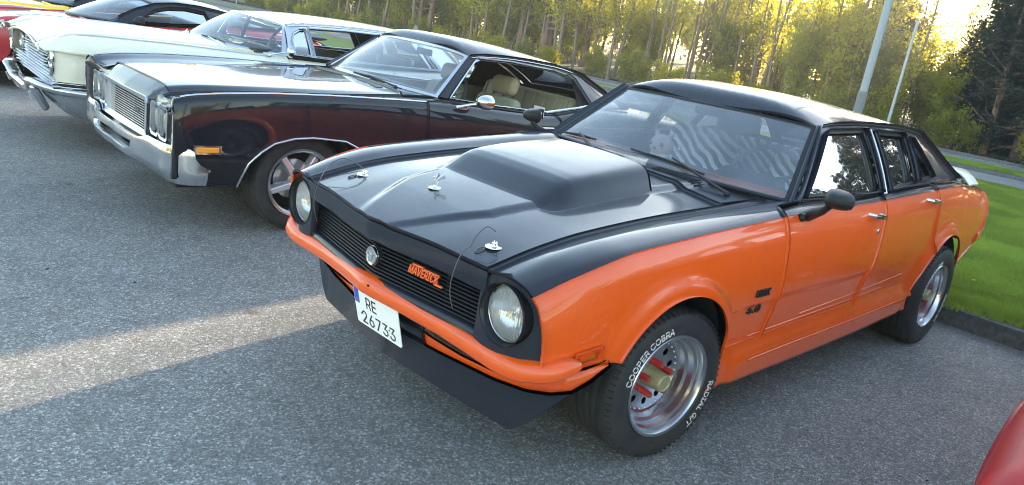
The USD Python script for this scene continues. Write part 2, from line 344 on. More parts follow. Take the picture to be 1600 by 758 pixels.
def panel(fmap, poly, h=0.03, scale=(1, 1), thick=0.012, gap=0.0, flip=False, eps=(0.004, 0.004), outer=None):
    """a sheet over the 2-D domain poly, laid on fmap(uv) -> xyz with smooth normals and its edges turned inward"""
    sc = np.asarray(scale, float)
    P = shapely.affinity.scale(poly, sc[0], sc[1], origin=(0, 0))
    if gap: P = P.buffer(-gap, join_style='mitre')
    res = []
    for g in getattr(P, 'geoms', [P]):
        if g.is_empty or g.area < 1e-5: continue
        g = shapely.simplify(g, 1e-4)
        rings = [ring_pts(r, h * 0.75) for r in (g.exterior, *g.interiors)]
        x0, y0, x1, y1 = g.bounds
        gx, gy = np.meshgrid(np.arange(x0, x1 + h, h), np.arange(y0, y1 + h, h * .87))
        gx = gx + (np.arange(len(gx)) % 2)[:, None] * h * .5
        pts = np.stack([gx.ravel(), gy.ravel()], 1)
        pts = pts[shapely.contains_xy(g.buffer(-h * 0.4), pts[:, 0], pts[:, 1])]
        b = np.vstack(rings); allp = np.vstack([b, pts])
        tri = Delaunay(allp).simplices
        c = allp[tri].mean(1); tri = tri[shapely.contains_xy(g, c[:, 0], c[:, 1])]
        e1, e2 = allp[tri[:, 1]] - allp[tri[:, 0]], allp[tri[:, 2]] - allp[tri[:, 0]]
        ar = e1[:, 0] * e2[:, 1] - e1[:, 1] * e2[:, 0]
        tri = tri[np.abs(ar) > 1e-9]; ar = ar[np.abs(ar) > 1e-9]
        tri[ar < 0] = tri[ar < 0][:, ::-1]
        uv = allp / sc
        V = fmap(uv)
        du = fmap(uv + [eps[0], 0]) - fmap(uv - [eps[0], 0]); dv = fmap(uv + [0, eps[1]]) - fmap(uv - [0, eps[1]])
        N = np.cross(du, dv); N /= np.maximum(np.linalg.norm(N, axis=1, keepdims=True), 1e-12)
        F = tri
        if flip: N = -N; F = tri[:, ::-1]
        vs, fs, ns, off = [V], [F], [N], len(V)
        if thick:
            k0 = 0
            for r in rings:
                k = len(r); i = np.arange(k) + k0; j = np.roll(i, -1)
                T = V[j] - V[np.roll(i, 1)]; En = np.cross(T, N[i]); En /= np.maximum(np.linalg.norm(En, axis=1, keepdims=True), 1e-12)
                area2 = np.sum(r[:, 0] * np.roll(r[:, 1], -1) - np.roll(r[:, 0], -1) * r[:, 1])
                # outward of the domain: exterior ring and holes both need it away from the sheet
                inside_left = (area2 > 0) == (k0 == 0)
                sgn = 1.0 if (inside_left != flip) else -1.0
                En = En * sgn
                nb = N[i] * .55 + En * .83
                vs += [V[i], V[i] - N[i] * thick]; ns += [nb, En]
                a, b_ = off + np.arange(k), off + np.roll(np.arange(k), -1)
                q = np.vstack([np.stack([a, a + k, b_ + k], 1), np.stack([a, b_ + k, b_], 1)])
                fn = np.cross(np.vstack(vs)[q[0, 1]] - np.vstack(vs)[q[0, 0]], np.vstack(vs)[q[0, 2]] - np.vstack(vs)[q[0, 0]])
                if np.dot(fn, En[0]) < 0: q = q[:, ::-1]
                fs.append(q); off += 2 * k; k0 += k
        res.append((np.vstack(vs), np.vstack(fs), np.vstack(ns)))
    o, V, F, N = 0, [], [], []
    for v, f, n in res:
        V.append(v); F.append(f + o); N.append(n); o += len(v)
    return np.vstack(V), np.vstack(F), np.vstack(N)

class Shell:
    """car body surface: longitudinal feature lines k = 0..K, each [(x, y, z), ...]; domain (x, t), t from 0 (centre line) to K (sill)"""
    def __init__(s, lines, post=None, nx=420, nt=30):
        s.post = post; s.K = len(lines) - 1; s.nt = nt
        xs = [p[0] for L in lines for p in L]; s.x0, s.x1 = min(xs), max(xs); s.nx = nx
        X = np.linspace(s.x0, s.x1, nx)
        Y = np.array([aka([p[0] for p in L], [p[1] for p in L])(X) for L in lines]); Z = np.array([aka([p[0] for p in L], [p[2] for p in L])(X) for L in lines])
        s.T = np.zeros((nx, s.K * nt + 1, 2)); tt = np.linspace(0, 1, nt + 1)
        for i in range(nx):
            y, z = Y[:, i], Z[:, i]
            # mirrored beyond the centre so that the section is flat there
            yy, zz = np.concatenate([-y[2:0:-1], y]), np.concatenate([z[2:0:-1], z])
            c = np.concatenate([[0], np.cumsum(np.maximum(np.hypot(np.diff(yy), np.diff(zz)), 1e-4))])
            ay, az = Akima1DInterpolator(c, yy, method='makima'), Akima1DInterpolator(c, zz, method='makima')
            q = np.concatenate([c[k + 2] + (c[k + 3] - c[k + 2]) * tt[(k > 0):] for k in range(s.K)])
            s.T[i, :, 0] = ay(q); s.T[i, :, 1] = az(q)
        s.CY, s.CZ = (spline_filter(s.T[..., k], order=3, mode='nearest') for k in (0, 1))
    def raw(s, x, t):
        a = (np.clip(x, s.x0, s.x1) - s.x0) / (s.x1 - s.x0) * (s.nx - 1); b = np.clip(np.abs(t), 0, s.K) * s.nt
        y = map_coordinates(s.CY, [a, b], order=3, mode='nearest', prefilter=False); z = map_coordinates(s.CZ, [a, b], order=3, mode='nearest', prefilter=False)
        return y * np.where(t < 0, -1, 1), z
    def __call__(s, uv):
        uv = np.asarray(uv, float); x, t = uv[:, 0], uv[:, 1]; y, z = s.raw(x, t)
        if s.post: x, y, z = s.post(x, y, z, t)
        return np.stack([x, y, z], 1)
    def tz(s, x, z, t0=2.0):
        """t on the flank where the section at x has height z"""
        t = np.linspace(t0, s.K, 400); zz = s.raw(np.full(400, x), t)[1]
        zz = np.minimum.accumulate(zz)
        return float(np.interp(-z, -zz, t))
    def xz(s, pts, t0=2.0):
        return [(x, s.tz(x, z, t0)) for x, z in pts]
    def ty(s, x, y, t1=4.0):
        t = np.linspace(0, t1, 300); yy = np.maximum.accumulate(s.raw(np.full(300, x), t)[0]); return float(np.interp(y, yy, t))
    def xy(s, pts, t1=4.0):
        return [(x, math.copysign(s.ty(x, abs(y), t1), y)) for x, y in pts]
    def at(s, x, t):
        return s(np.array([[x, t]], float))[0]

def arc(cx, cz, r, a0, a1, n=24):
    return [(cx + r * math.cos(a), cz + r * math.sin(a)) for a in np.radians(np.linspace(a0, a1, n))]

def bend_text(txt, h, r, a_mid, depth=0.0012, bold=True, flip=False):
    """lettering around a circle of mean radius r in the x-z plane, facing +y; a_mid = angle of its middle (degrees, 90 = top)"""
    m = meshkit.text_mesh(txt, h, depth, bold); v = np.array(m.vertices)
    v[:, 0] -= (v[:, 0].min() + v[:, 0].max()) / 2
    m = trimesh.Trimesh(v, m.faces).subdivide_to_size(0.02); v = np.array(m.vertices)
    a = math.radians(a_mid) + v[:, 0] / r
    rr = r + (v[:, 1] - h / 2)
    m.vertices = np.stack([rr * np.cos(a), v[:, 2], rr * np.sin(a)], 1)
    return m
# ------------------------------------------------------------------ shared car parts
def tyre_mesh(R, W, rr, n=96):
    """outer face at y = 0, inner at y = -W; tread with three grooves and shoulder blocks"""
    h = R - rr
    side = [(rr - .004, -.012), (rr + .004, -.004), (rr + .18 * h, .006), (rr + .45 * h, .010), (rr + .72 * h, .004), (rr + .88 * h, -.010), (R - .006, -.026)]
    tread = [(R - .001, -.034)]
    for k in range(1, 5):
        y = -.034 - (W - .068) * k / 5
        tread += [(R, y + .006), (R - .007, y + .0045), (R - .007, y - .0045), (R, y - .006)]
    tread += [(R - .001, -W + .034)]
    inner = [(r, -W - y) for r, y in side[::-1]]
    m = lathe(side + tread + inner, n)
    return m

def put_wheel(parent, loc, rotz, R, W, style, rr=.195, side=1, letters=None, flat=0.012):
    """a wheel part group: tyre, rim and its pieces; loc = centre of the outer face; side -1 = the car's right"""
    w = group_of('wheel', parent); x = UsdGeom.Xformable(w)
    x.AddTranslateOp().Set(Gf.Vec3d(*map(float, loc))); x.AddRotateZOp().Set(float(math.degrees(rotz) + (180 if side < 0 else 0)))
    t = tyre_mesh(R, W, rr)
    v = np.array(t.vertices); low = v[:, 2] < -R + flat
    v[low, 2] = -R + flat; t.vertices = v
    ty = put('tyre', t, 'rubber', w, 40)
    if letters:
        for txt, ang, hh, rad in letters:
            q = bend_text(txt, hh, rad, ang)
            q.apply_translation([0, .0085, 0])
            put('raised_lettering', q, 'white_letter', w, False)
    # short moulded ribs on the shoulder, as one joined piece
    rib = []
    for k in range(72):
        b = boxm(R - .034, R - .006, -.030, -.0075, -.0035, .0035)
        b.apply_transform(trimesh.transformations.rotation_matrix(.30, [0, 0, 1], [R - .02, -.02, 0]))
        b.apply_transform(trimesh.transformations.rotation_matrix(k * 2 * PI / 72, [0, 1, 0])); rib.append(b)
    tag(put('shoulder_ribs', cat_(rib), 'rubber', w, False), kind='stuff')
    if style == 'dish':
        d = .105
        rim = lathe([(rr + .003, -.010), (rr + .010, -.003), (rr + .006, .003), (rr - .004, .000), (rr - .010, -.010), (rr - .013, -.030), (rr - .024, -.038), (rr - .028, -.062), (rr - .040, -.070), (rr - .044, -d + .006), (rr - .056, -d), (rr - .056, -d - .03)], 96)
        put('rim', rim, 'polished_aluminium', w, 35)
        disc = Point(0, 0).buffer(rr - .050, 64)
        for k in range(10):
            a = 2 * PI * (k + .5) / 10
            disc = disc.difference(shapely.affinity.rotate(shapely.affinity.scale(Point(.112, 0).buffer(.0155, 16), 1.0, 0.82), math.degrees(a), origin=(0, 0)))
        dm = frame3(extrude(disc, .008), (0, -d - .006, 0), (1, 0, 0), (0, 0, 1), (0, 1, 0))
        put('wheel_disc', dm, 'polished_aluminium', w, 30)
        put('brake_drum', lathe([(0, -d - .03), (rr - .05, -d - .03), (rr - .05, -d - .09)], 48), 'black_void', w, 30)
        bolts = []
        for k in range(30):
            a = 2 * PI * k / 30
            bolts.append(trimesh.creation.icosphere(1, .0042).apply_translation([(rr - .060) * math.cos(a), -d + .003, (rr - .060) * math.sin(a)]))
        tag(put('rim_rivets', cat_(bolts), 'cast_aluminium', w, True), kind='stuff')
        put('hub_cap', lathe([(.042, -d), (.039, -.05), (.037, -.026), (.032, -.020), (.027, -.021), (.025, -.024), (0, -.0245)], 40), 'brass', w, 35)
        for k in range(5):
            a = 2 * PI * (k + .2) / 5
            s = lathe([(.0128, -d), (.0128, -.054), (.011, -.048), (0, -.048)], 18); s.apply_translation([.066 * math.cos(a), 0, .066 * math.sin(a)])
            nut = put('wheel_nut', s, 'red_anodised', w, 40)
            e = lathe([(.0092, -.0485), (.0088, -.0465), (0, -.0462)], 14); e.apply_translation([.066 * math.cos(a), 0, .066 * math.sin(a)])
            put('stud_end', e, 'rust_brown', w, 40)
    elif style == 'five':
        rim = lathe([(rr + .003, -.010), (rr + .010, -.003), (rr + .006, .003), (rr - .006, -.002), (rr - .012, -.014), (rr - .020, -.020), (rr - .024, -.05), (rr - .030, -.14)], 96)
        put('rim', rim, 'polished_aluminium', w, 35)
        put('brake_disc', lathe([(0, -.135), (.135, -.135), (.135, -.15), (0, -.15)], 48), 'cast_aluminium', w, 30)
        put('brake_backing', lathe([(0, -.155), (rr - .03, -.155), (rr - .03, -.14)], 48), 'black_void', w, 30)
        for k in range(5):
            a = 2 * PI * k / 5 + .32
            s = hull([[.045, -.024, -.011], [.045, -.024, .011], [rr - .034, -.040, -.009], [rr - .034, -.040, .009], [rr - .022, -.075, -.026], [rr - .022, -.075, .026], [.05, -.075, -.01], [.05, -.075, .01]], [.014, .014, .013, .013, .009, .009, .012, .012])
            v = np.array(s.vertices); v[:, 1] -= .022 * np.sin(np.clip((v[:, 0] - .05) / (rr - .08), 0, 1) * PI) ; s.vertices = v
            s.apply_transform(trimesh.transformations.rotation_matrix(a, [0, 1, 0])); put('spoke', s, 'cast_aluminium', w, 50)
        put('hub', lathe([(.062, -.075), (.060, -.026), (.052, -.016), (.036, -.014), (.034, -.018), (0, -.018)], 40), 'cast_aluminium', w, 35)
        for k in range(5):
            a = 2 * PI * k / 5
            s = lathe([(.009, -.02), (.009, -.006), (.006, -.004), (0, -.004)], 8); s.apply_translation([.045 * math.cos(a), 0, .045 * math.sin(a)]); put('wheel_nut', s, 'chrome', w, 30)
    else:
        put('rim', lathe([(rr + .010, -.004), (rr, .002), (rr - .02, -.012), (rr - .035, -.03), (.10, -.022), (.06, -.004), (0, 0)], 64), 'chrome' if style == 'cap' else 'cast_aluminium', w, 35)
        if style == 'spokes':
            for k in range(10):
                s = hull([[.05, -.004, 0], [rr - .012, -.004, .014], [rr - .012, -.004, -.014]], .007)
                s.apply_transform(trimesh.transformations.rotation_matrix(2 * PI * k / 10, [0, 1, 0])); put('spoke', s, 'black_trim', w, 40)
    return w

class Cabin:
    """pillars, roof and glass of a car; G holds the curves (see the cars)"""
    def __init__(s, G): s.rp = 2.2; s.__dict__.update(G)
    def side(s, uv):
        x, z = uv[:, 0], uv[:, 1]
        zb, zr, yb, yr = s.zb(x), s.zr(x), s.yb(x), s.yr(x)
        w = (z - zb) / np.maximum(zr - zb, .02)
        wc = np.clip(w, 0, 1)
        return np.stack([x, yb + (yr - yb) * w + s.bulge * 4 * wc * (1 - wc), z], 1)
    def ws(s, uv):
        u, v = uv[:, 0], uv[:, 1]
        b = np.stack([s.wb[0] + (s.wb[1] - s.wb[0]) * np.abs(u) ** s.wbp, u * s.wby, s.wbz[0] + (s.wbz[1] - s.wbz[0]) * u ** 2], 1)
        t = np.stack([s.wt[0] + (s.wt[1] - s.wt[0]) * np.abs(u) ** 2.2, u * s.wty, s.wtz[0] + (s.wtz[1] - s.wtz[0]) * np.abs(u) ** s.rp], 1)
        p = b * (1 - v)[:, None] + t * v[:, None]
        k = .018 * 4 * np.clip(v, 0, 1) * (1 - np.clip(v, 0, 1)) * (1 - np.clip(np.abs(u), 0, 1) ** 4)
        p[:, 0] += k * .7; p[:, 2] += k * .7
        return p
    def rw(s, uv):
        u, v = uv[:, 0], uv[:, 1]
        b = np.stack([s.rb[0] + (s.rb[1] - s.rb[0]) * np.abs(u) ** 2, u * s.rby, s.rbz[0] + (s.rbz[1] - s.rbz[0]) * u ** 2], 1)
        t = np.stack([s.rt[0] + (s.rt[1] - s.rt[0]) * np.abs(u) ** 2.2, u * s.rty, s.rtz[0] + (s.rtz[1] - s.rtz[0]) * np.abs(u) ** 2.2], 1)
        p = b * (1 - v)[:, None] + t * v[:, None]
        k = .03 * 4 * np.clip(v, 0, 1) * (1 - np.clip(v, 0, 1))
        p[:, 0] -= k * .7; p[:, 2] += k * .7
        return p
    def roof(s, uv):
        q, u = uv[:, 0], uv[:, 1]; a = np.abs(u)
        xf = s.wt[0] + (s.wt[1] - s.wt[0]) * a ** 2.2; xr = s.rt[0] + (s.rt[1] - s.rt[0]) * a ** 2.2
        x = xf * (1 - q) + xr * q
        zc, zr = s.zc(x), s.zr(x)
        # leave the windscreen's top edge and land on the rails
        return np.stack([x, u * s.yr(x), zr + (zc - zr) * (1 - a ** s.rp)], 1)

def cabin_parts(car, C, side_poly, windows, roof_mat, frame_mat, ws_mat='windscreen_glass', side_glass='window_glass', ws_frame='black_trim', rail_trim=None, h=.04, inset=(.035, .05), glass_on=True, names=None, rubber=.0):
    sl = Polygon(side_poly)
    holes = [Polygon(w) for w in windows]
    fr = sl
    for w in holes: fr = fr.difference(w)
    for sd in (1, -1):
        g = panel(C.side, fr, h, thick=.03)
        p = put('side_frame', g if sd == 1 else mir(g), frame_mat, car)
        for i, w in enumerate(holes):
            trim = w.buffer(.002).difference(w.buffer(-.014))
            tr = panel(lambda uv: C.side(uv) + [0, .003, 0], trim, .05, thick=.01)
            put('window_trim', tr if sd == 1 else mir(tr), rail_trim or 'black_trim', p)
            if glass_on is True or (glass_on and i in glass_on):
                gl = panel(lambda uv: C.side(uv) - [0, .012, 0], w.buffer(.004), .06, thick=0)
                put('side_window', gl if sd == 1 else mir(gl), side_glass, car)
    put('roof', panel(C.roof, sbox(0, -1, 1, 1), h, (1.4, .6), thick=.02, flip=True, eps=(.01, .012)), roof_mat, car)
    full = sbox(-1, 0, 1, 1); ui, vi = inset
    hole = Polygon(shapely.affinity.scale(sbox(-1 + ui, vi, 1 - ui, 1 - vi), 1, 1)).buffer(-.02).buffer(.02)
    sc = (C.wby, math.dist((C.wb[1], C.wbz[1]), (C.wt[1], C.wtz[1])))
    put('windscreen_frame', panel(C.ws, full.difference(hole), h, sc, thick=.02, eps=(.01, .01)), ws_frame, car)
    put('windscreen', panel(lambda uv: C.ws(uv) - np.array([.004, 0, .004]), hole.buffer(.004), .05, sc, thick=0, eps=(.01, .01)), ws_mat, car)
    sc2 = (C.rby, math.dist((C.rb[1], C.rbz[1]), (C.rt[1], C.rtz[1])))
    hole2 = sbox(-1 + .12, .1, 1 - .12, .93)
    put('rear_window_frame', panel(C.rw, full.difference(hole2), h, sc2, thick=.02, flip=True, eps=(.01, .01)), roof_mat, car)
    put('rear_window', panel(C.rw, hole2.buffer(.004), .06, sc2, thick=0, flip=True, eps=(.01, .01)), 'window_glass', car)

def wiper(car, base, tip, a, b, up, mat_='black_plastic'):
    """arm from base to the blade's middle, blade from a to b"""
    base, tip, a, b, up = map(lambda q: np.asarray(q, float), (base, tip, a, b, up))
    arm = cat_([hull([base, base + up * .012], .014), tube(np.linspace(base + up * .018, tip + up * .020, 6), np.linspace(.0085, .0045, 6), 8)])
    w = put('wiper', arm, mat_, car, 40)
    bl = []
    P = np.linspace(a, b, 9)
    bl.append(tube(P + up * .006, .0045, 6, squash=(.55, 1.4)))
    bl.append(tube(np.linspace(a * .82 + b * .18, a * .18 + b * .82, 7) + up * (.011 + .006 * np.sin(np.linspace(0, PI, 7)))[:, None], .0045, 6))
    bl += [tube([P[i] + up * .004, P[i] + up * .013], .004, 6) for i in (1, 3, 5, 7)]
    put('wiper_blade', cat_(bl), 'rubber', w, 40)

def seat(car, x, y, w, zc, zt, mat_, rest=True, lean=.28, name='front_seat', headrest=None):
    """cushion + leaning backrest; faces +x"""
    s = put(name, rbox(x - .10, x + .46, y - w / 2, y + w / 2, zc - .17, zc, .06), mat_, car, 50)
    b = hull([[x - .02, y + k * (w / 2 - .07), zc - .08] for k in (-1, 1)] + [[x - .02 - lean * (zt - zc), y + k * (w / 2 - .10), zt - .06] for k in (-1, 1)] + [[x - .12, y + k * (w / 2 - .07), zc - .08] for k in (-1, 1)], .06)
    put('backrest', b, mat_, s, 50)
    if headrest:
        xx = x - .06 - lean * (zt - zc)
        put('headrest', hull([[xx, y - .10, zt + .07], [xx, y + .10, zt + .07], [xx - .015, y - .10, zt + .12], [xx - .015, y + .10, zt + .12]], .055), headrest, s, 50)
    return s

def steering_wheel(car, c, r, mat_, tilt=.45):
    th = np.linspace(0, 2 * PI, 40, endpoint=False)
    ax = np.array([-math.sin(tilt), 0, math.cos(tilt)])         # in-plane up
    c = np.asarray(c, float)
    p = c + r * (np.cos(th)[:, None] * np.array([0, 1, 0]) + np.sin(th)[:, None] * ax)
    n = np.cross([0, 1, 0], ax)
    sp = [tube([c - n * .03, c + r * (math.cos(a) * np.array([0, 1, 0]) + math.sin(a) * ax)], .010, 8) for a in (.35, PI - .35, -PI / 2)]
    w = put('steering_wheel', tube(p, .014, 10, closed=True), mat_, car, True)
    put('spokes', cat_(sp + [hull([c - n * .04], .045)]), 'chrome' if mat_ != 'grey_interior' else mat_, w, 40)

def tub(car, x0, x1, yw, z0, z1, mat_='dark_interior'):
    """cabin floor, firewall and rear bulkhead"""
    put('cabin_floor', cat_([boxm(x0, x1, -yw, yw, z0 - .02, z0), boxm(x1 - .03, x1, -yw, yw, z0, z1), boxm(x0, x0 + .03, -yw, yw, z0, z1)]), mat_, car, False)

def inner_wheel_wells(car, xs, yo, r, z, mat_='black_void'):
    for x in xs:
        for sd in (1, -1):
            th = np.linspace(math.radians(8), math.radians(172), 22)
            o = np.stack([x + r * np.cos(th), np.full(22, yo * sd), z + r * np.sin(th)], 1); i = o.copy(); i[:, 1] = sd * (yo - .34)
            v = np.vstack([o, i]); f = []
            for k in range(21): f += [[k, k + 1, 22 + k + 1], [k, 22 + k + 1, 22 + k]]
            c = len(v); v = np.vstack([v, [[x, sd * (yo - .34), z]]])
            for k in range(21): f.append([22 + k, 22 + k + 1, c])
            put('wheel_arch_liner', trimesh.Trimesh(v, np.array(f), process=False), mat_, car, False)
# ------------------------------------------------------------------ ground, kerb, lawn, roads
def sheet(name, x0, x1, y0, y1, z, mat_, kind='structure', step=None, zf=None, parent=None):
    if step:
        X, Y = np.meshgrid(np.arange(x0, x1 + 1e-6, step), np.arange(y0, y1 + 1e-6, step), indexing='ij'); n, m = X.shape
        Z = np.full_like(X, z) if zf is None else zf(X, Y)
        i = np.arange(n * m).reshape(n, m); f = np.concatenate([np.stack([i[:-1, :-1], i[1:, :-1], i[1:, 1:]], -1).reshape(-1, 3), np.stack([i[:-1, :-1], i[1:, 1:], i[:-1, 1:]], -1).reshape(-1, 3)])
        msh = trimesh.Trimesh(np.stack([X, Y, Z], -1).reshape(-1, 3), f, process=False)
    else:
        msh = trimesh.Trimesh([[x0, y0, z], [x1, y0, z], [x1, y1, z], [x0, y1, z]], [[0, 1, 2], [0, 2, 3]], process=False)
    p = put(name, msh, mat_, parent, True if step else False)
    if kind and parent is None: tag(p, kind=kind)
    return p
sheet('ground', -900, 900, -900, 900, -.06, 'forest_soil')
sheet('car_park', -3.66, 70, -95, 60, 0, 'asphalt')
kprof = [(-.10, -.02), (.055, -.02), (.050, .085), (.035, .112), (.010, .122), (-.10, .125)]
kp = np.array([(-3.60, y, 0) for y in np.linspace(-95, 60, 156)])
kp[:, 0] += .012 * (meshkit.noise(np.stack([kp[:, 1] * .6, kp[:, 1] * 0, kp[:, 1] * 0], 1)) - .5)
tag(put('kerb', sweep([(-a, b) for a, b in kprof][::-1], kp, (0, 0, 1)), 'kerb_concrete', None, 40), kind='structure')
def lawn_z(X, Y): return .118 + .035 * (meshkit.fbm(np.stack([X * .5, Y * .5, X * 0], -1), 3, 3) - .5) * np.clip((-3.7 - X) / .6, 0, 1)
sheet('lawn', -14.5, -3.66, -95, 60, .12, 'lawn_soil', step=.5, zf=lawn_z)
sheet('near_road', -18.0, -14.5, -140, 80, .06, 'road_asphalt')
sheet('median', -19.9, -18.0, -140, 80, .14, 'lawn_soil', step=.6, zf=lambda X, Y: .14 + .04 * (meshkit.fbm(np.stack([X, Y, X * 0], -1), 2, 5) - .5))
sheet('far_road', -23.2, -19.9, -140, 80, .06, 'road_asphalt')
for x0, nm in ((-18.08, 'median_kerb'), (-19.92, 'median_kerb'), (-23.3, 'road_kerb')):
    tag(put(nm, boxm(x0, x0 + .14, -140, 80, -.02, .155), 'kerb_concrete', None, False), kind='structure')
def forest_z(X, Y): return .12 + np.clip((-24 - X) / 30, 0, 1) * 1.4 + .25 * (meshkit.fbm(np.stack([X * .3, Y * .3, X * 0], -1), 3, 8) - .5) * np.clip((-23.5 - X), 0, 1)
sheet('forest_floor', -84.3, -23.3, -220, 120, .1, 'litter', step=1.7, zf=forest_z)
sheet('edge_line', -14.78, -14.66, -140, 80, .064, 'line_paint')
for i, (x, y) in enumerate([(-16.6, -31.2), (-17.1, -33.5), (-16.9, -36.0), (-17.2, -38.6), (-16.0, -28.3)]):
    p = sheet('road_dash', x - .22, x + .22, y - .5, y + .5, .066, 'orange_line', kind=None)
    tag(p, 'orange dash painted on the road seen through the cream saloon windows', 'road marking', 'orange road dashes')

# ------------------------------------------------------------------ grass blades
r2 = np.random.default_rng(11)
def blade_patch(n, size, h):
    c = r2.uniform(-size / 2, size / 2, (n, 2)); a = r2.uniform(0, 2 * PI, n); hh = h * r2.uniform(.5, 1.25, n); w = .0035 * r2.uniform(.7, 1.4, n); lean = r2.uniform(.1, .9, n) * hh
    la = r2.uniform(0, 2 * PI, n)
    b = np.stack([c[:, 0], c[:, 1], np.zeros(n)], 1); d = np.stack([np.cos(a), np.sin(a), np.zeros(n)], 1) * w[:, None]
    t = b + np.stack([np.cos(la) * lean, np.sin(la) * lean, hh], 1)
    v = np.stack([b - d, b + d, t], 1).reshape(-1, 3); return trimesh.Trimesh(v, np.arange(3 * n).reshape(-1, 3), process=False)
gr_ = UsdGeom.PointInstancer.Define(stage, '/World/lawn_grass')
tag(gr_.GetPrim(), 'short bright green grass covering the lawn behind the kerb', 'grass', kind='stuff')
protos = []
for k, (n, h) in enumerate(((2600, .045), (2600, .055), (900, .075))):
    p = usdkit.mesh(stage, f'/World/lawn_grass/patch_{k}', blade_patch(n, .62, h), MAT['grass_blade']); protos.append(p.GetPath())
gr_.CreatePrototypesRel().SetTargets(protos)
pos, idx, sc_, q_ = [], [], [], []
for x in np.arange(-3.9, -14.5, -.5):
    for y in np.arange(-6.5, 5.0, .5):
        if y < -2.5 and x > -7: continue
        a = r2.uniform(0, 2 * PI); xx, yy = x + r2.uniform(-.06, .06), y + r2.uniform(-.06, .06)
        pos.append((xx, yy, float(lawn_z(np.array([xx]), np.array([yy]))[0]) - .004)); idx.append(int(r2.integers(0, 2)))
        s = r2.uniform(.85, 1.15); sc_.append((1, 1, s)); q_.append((math.cos(a / 2), 0, 0, math.sin(a / 2)))
for y in np.arange(-6, 6, .3):     # ragged edge along the kerb and on the median
    pos.append((-3.83, y, .115)); idx.append(2); a = r2.uniform(0, 6.28); q_.append((math.cos(a / 2), 0, 0, math.sin(a / 2))); sc_.append((.35, 1, .9))
for x in (-18.4, -18.9, -19.4):
    for y in np.arange(-12, 6, .5):
        pos.append((x, y, .13)); idx.append(1); a = r2.uniform(0, 6.28); q_.append((math.cos(a / 2), 0, 0, math.sin(a / 2))); sc_.append((1, 1, 1.3))
gr_.CreatePositionsAttr(Vt.Vec3fArray.FromNumpy(np.array(pos, np.float32))); gr_.CreateProtoIndicesAttr(Vt.IntArray(idx)); gr_.CreateScalesAttr(Vt.Vec3fArray.FromNumpy(np.array(sc_, np.float32)))
gr_.CreateOrientationsAttr(Vt.QuathArray([Gf.Quath(*map(float, q)) for q in q_]))
dn = []
for k in range(16):
    x, y = -4.1 - r2.uniform(0, 1.0) * (2.6 if k > 5 else .9), .55 + r2.uniform(-.4, 1.6)
    s = trimesh.creation.icosphere(1, .014); s.apply_scale([1, 1, .6]); s.apply_translation([x, y, .165])
    st = tube([(x, y, .11), (x, y, .16)], .002, 5)
    d = thing('dandelion', 'small yellow dandelion in the lawn behind the orange sedan', 'flower', (0, 0, 0), 0, 'dandelions in the lawn'); put('flower_head', s, 'dandelion', d, True); put('stalk', st, 'grass_blade', d, True)

# ------------------------------------------------------------------ trees
def skeleton(rg, h, r, lean, nb, z0, blen, up, sub=3, wob=.05):
    """trunk and branches: list of (points, radii), and twig points that carry leaves"""
    n = 9; t = np.linspace(0, 1, n); tr = np.stack([lean[0] * h * t ** 1.3, lean[1] * h * t ** 1.3, h * t], 1); tr[1:, :2] += np.cumsum(rg.normal(0, wob * h / n, (n - 1, 2)), 0)
    br = [(tr, r * (1 - .88 * t))]; tw = [tr[-3:]]
    for k in range(nb):
        q = z0 + (1 - z0) * (k + rg.uniform(0, 1)) / nb * .97; p = np.array([np.interp(q, t, tr[:, i]) for i in range(3)]); a = rg.uniform(0, 2 * PI)
        ln = blen * h * (1 - .62 * q) * rg.uniform(.55, 1.2); el = up + rg.normal(0, .18)
        d = np.array([math.cos(a) * math.cos(el), math.sin(a) * math.cos(el), math.sin(el)]); m = 5; s = np.linspace(0, 1, m)[:, None]
        pts = p + d * ln * s + np.array([0, 0, .18 * ln]) * s ** 2 + np.cumsum(rg.normal(0, ln * .035, (m, 3)), 0) * (s > 0)
        br.append((pts, np.linspace(r * (1 - .85 * q) * .42, .004, m))); tw.append(pts[1:])
        for j in range(sub):
            b = pts[rg.integers(1, m)]; a2 = a + rg.normal(0, .9); e2 = el + rg.normal(.1, .35); l2 = ln * rg.uniform(.25, .55)
            d2 = np.array([math.cos(a2) * math.cos(e2), math.sin(a2) * math.cos(e2), math.sin(e2)]); p2 = b + d2 * l2 * np.linspace(0, 1, 3)[:, None]; p2[1:] += rg.normal(0, .03 * l2, (2, 3))
            br.append((p2, np.array([.010, .006, .003]))); tw.append(p2)
    return br, tw
def wood(br, small=.012):
    o = []
    for p, r in br: o.append(tube(p, r, 8 if r[0] > .03 else (5 if r[0] > small else 3), caps=False))
    return cat_(o)
